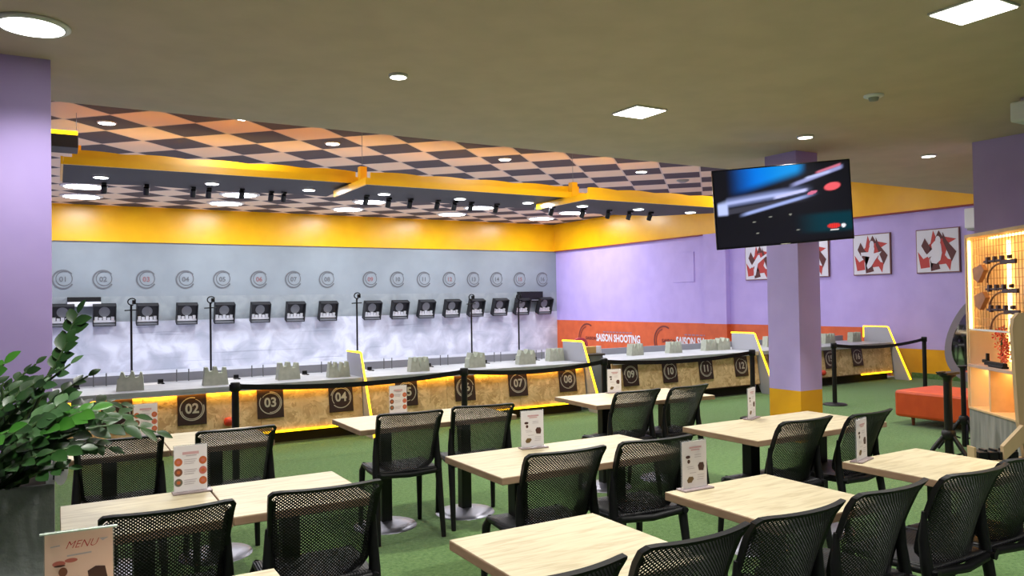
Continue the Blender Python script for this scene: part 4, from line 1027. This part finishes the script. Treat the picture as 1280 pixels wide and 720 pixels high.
for k in range(26):
    t = k/25; x = rn.uniform(-.10,.10)+.12*(1-t); z = .05+.30*t; y = rn.uniform(-.03,.03)
    for a in range(5):
        an = a*1.256; mi = k % 2
        b.add([(x,y-.01,z),(x+.06*math.cos(an-.3),y-.02,z+.034*math.sin(an-.3)),(x+.07*math.cos(an),y-.015,z+.04*math.sin(an)),(x+.06*math.cos(an+.3),y-.02,z+.034*math.sin(an+.3))], [(0,1,2,3)], mi)
b.build('petals', [mat('orange_petal',(240,96,36),.5), mat('red_petal',(222,52,30),.5)], fl)
MB().tube([(0,0,0),(.02,0,.3)], .012, seg=8).build('stalk', STEM, fl)
g = in_cab('black_toy_pistol', .33, .05, z_shelf, 'black toy pistol lying on the display cabinet shelf', 'toy gun')
b = MB().box(-.06,.30,-.02,.02,.01,.05,0,.006).box(-.10,-.02,-.02,.02,.03,.06,0,.006).box(-.04,-.01,-.012,.012,.05,.12,0,.004).box(.04,.3,-.03,.03,0,.02,0,.004); b.build('body', BLACK, g)

# mirror
pm = onz(1200, 500, .15); pm = Vector((9.55,5.02,0)); 
ctr = ray(1224, 424); ctr = Vector((0,0,HC))+ctr*(10.3/ctr.dot(fw)) if True else None
e = empty('standing_mirror', (ctr.x, ctr.y, 0), -math.radians(62)); tag(e, 'grey framed egg shaped mirror half hidden behind the display cabinet', 'mirror')
def egg(sc, n=40):
    out = []
    for i in range(n):
        a = 2*PI*i/n; z = math.sin(a); x = math.cos(a)*(1-.30*z)
        out.append((x*.39*sc, ctr.z+z*.58*sc-.02))
    return out
b = MB(); o1 = egg(1); i1 = egg(.80); n = 40
v = [(x,-.02,z) for x,z in o1]+[(x,-.02,z) for x,z in i1]+[(x,.02,z) for x,z in o1]+[(x,.02,z) for x,z in i1]; f = []
for i in range(n):
    j = (i+1) % n; f += [(i,j,n+j,n+i),(2*n+i,3*n+i,3*n+j,2*n+j),(i,2*n+i,2*n+j,j),(n+i,n+j,3*n+j,3*n+i)]
b.add(v, f); b.build('frame', mat('blue_grey_frame',(142,146,160),.45), e)
b = MB(); b.prism(i1, -.004, .004); b.build('mirror_glass', mat('mirror_silver',(232,232,236),.03,1.), e)
MB().box(-.02,.02,.02,.04,0,ctr.z+.3,0,.004).box(-.2,.2,-.15,.2,0,.03,0,.006).build('stand', BLACKM, e)

# wooden rack in the right foreground, drawn on an upright plane 5.8 m away
dr = 5.8
def rk(u, v): q = ray(u, v); return Vector((0,0,HC))+q*(dr/q.dot(fw))
base = rk(1285, 560); rack_o = Vector((base.x, base.y, 0)); rzr = -YAW
e = empty('wooden_rack', rack_o, rzr); tag(e, 'plywood rack with a slanted brace and a tray of black rests at the right edge', 'rack')
def rl_(u, v): q = rk(u, v)-rack_o; return (q.x*rt.x+q.y*rt.y, q.z)
up_poly = [rl_(1265,410), rl_(1267,398), rl_(1273,391), rl_(1310,391), rl_(1322,420), rl_(1322,700), rl_(1290,700), rl_(1272,528)]
up_poly = [(x, max(z, 0)) for x, z in up_poly]
MB().prism(up_poly, -.02, .02).build('upright_panel', PLY, e)
br = [rl_(1272,530), rl_(1284,540), rl_(1248,574), rl_(1247,556)]
MB().prism(br, -.07, -.03).build('brace', PLY, e)
tz = rl_(1211,574)[1]; x0_, x1_ = rl_(1211,574)[0], rl_(1300,574)[0]
MB().box(x0_, x1_, -.07, .08, tz-.025, tz+.0, 0, .004).box(x0_, x0_+.015, -.07, .02, tz, tz+.10).build('tray', PLY, e)
MB().box(x0_+.05, x0_+.11, -.04, .04, 0, tz-.025, 0, .004).build('leg', PLY, e)
b = MB()
for k in range(4):
    x = x0_+.05+k*.075; b.box(x, x+.066, -.055, .07, tz, tz+.06, 0, .006)
    b.box(x+.052, x+.074, -.03, .05, tz+.05, tz+.075, 0, .004)
b.build('foam_rests', BLACK, e)

# ------------------------------------------------------------------ world and view
wd = bpy.data.worlds.new('world'); S.world = wd; wd.use_nodes = True
wd.node_tree.nodes['Background'].inputs[0].default_value = (.5,.5,.55,1); wd.node_tree.nodes['Background'].inputs[1].default_value = .05
S.view_settings.view_transform = 'Standard'; S.view_settings.look = 'None'; S.view_settings.gamma = 1; S.view_settings.use_curve_mapping = False
S.view_settings.exposure = 0.35
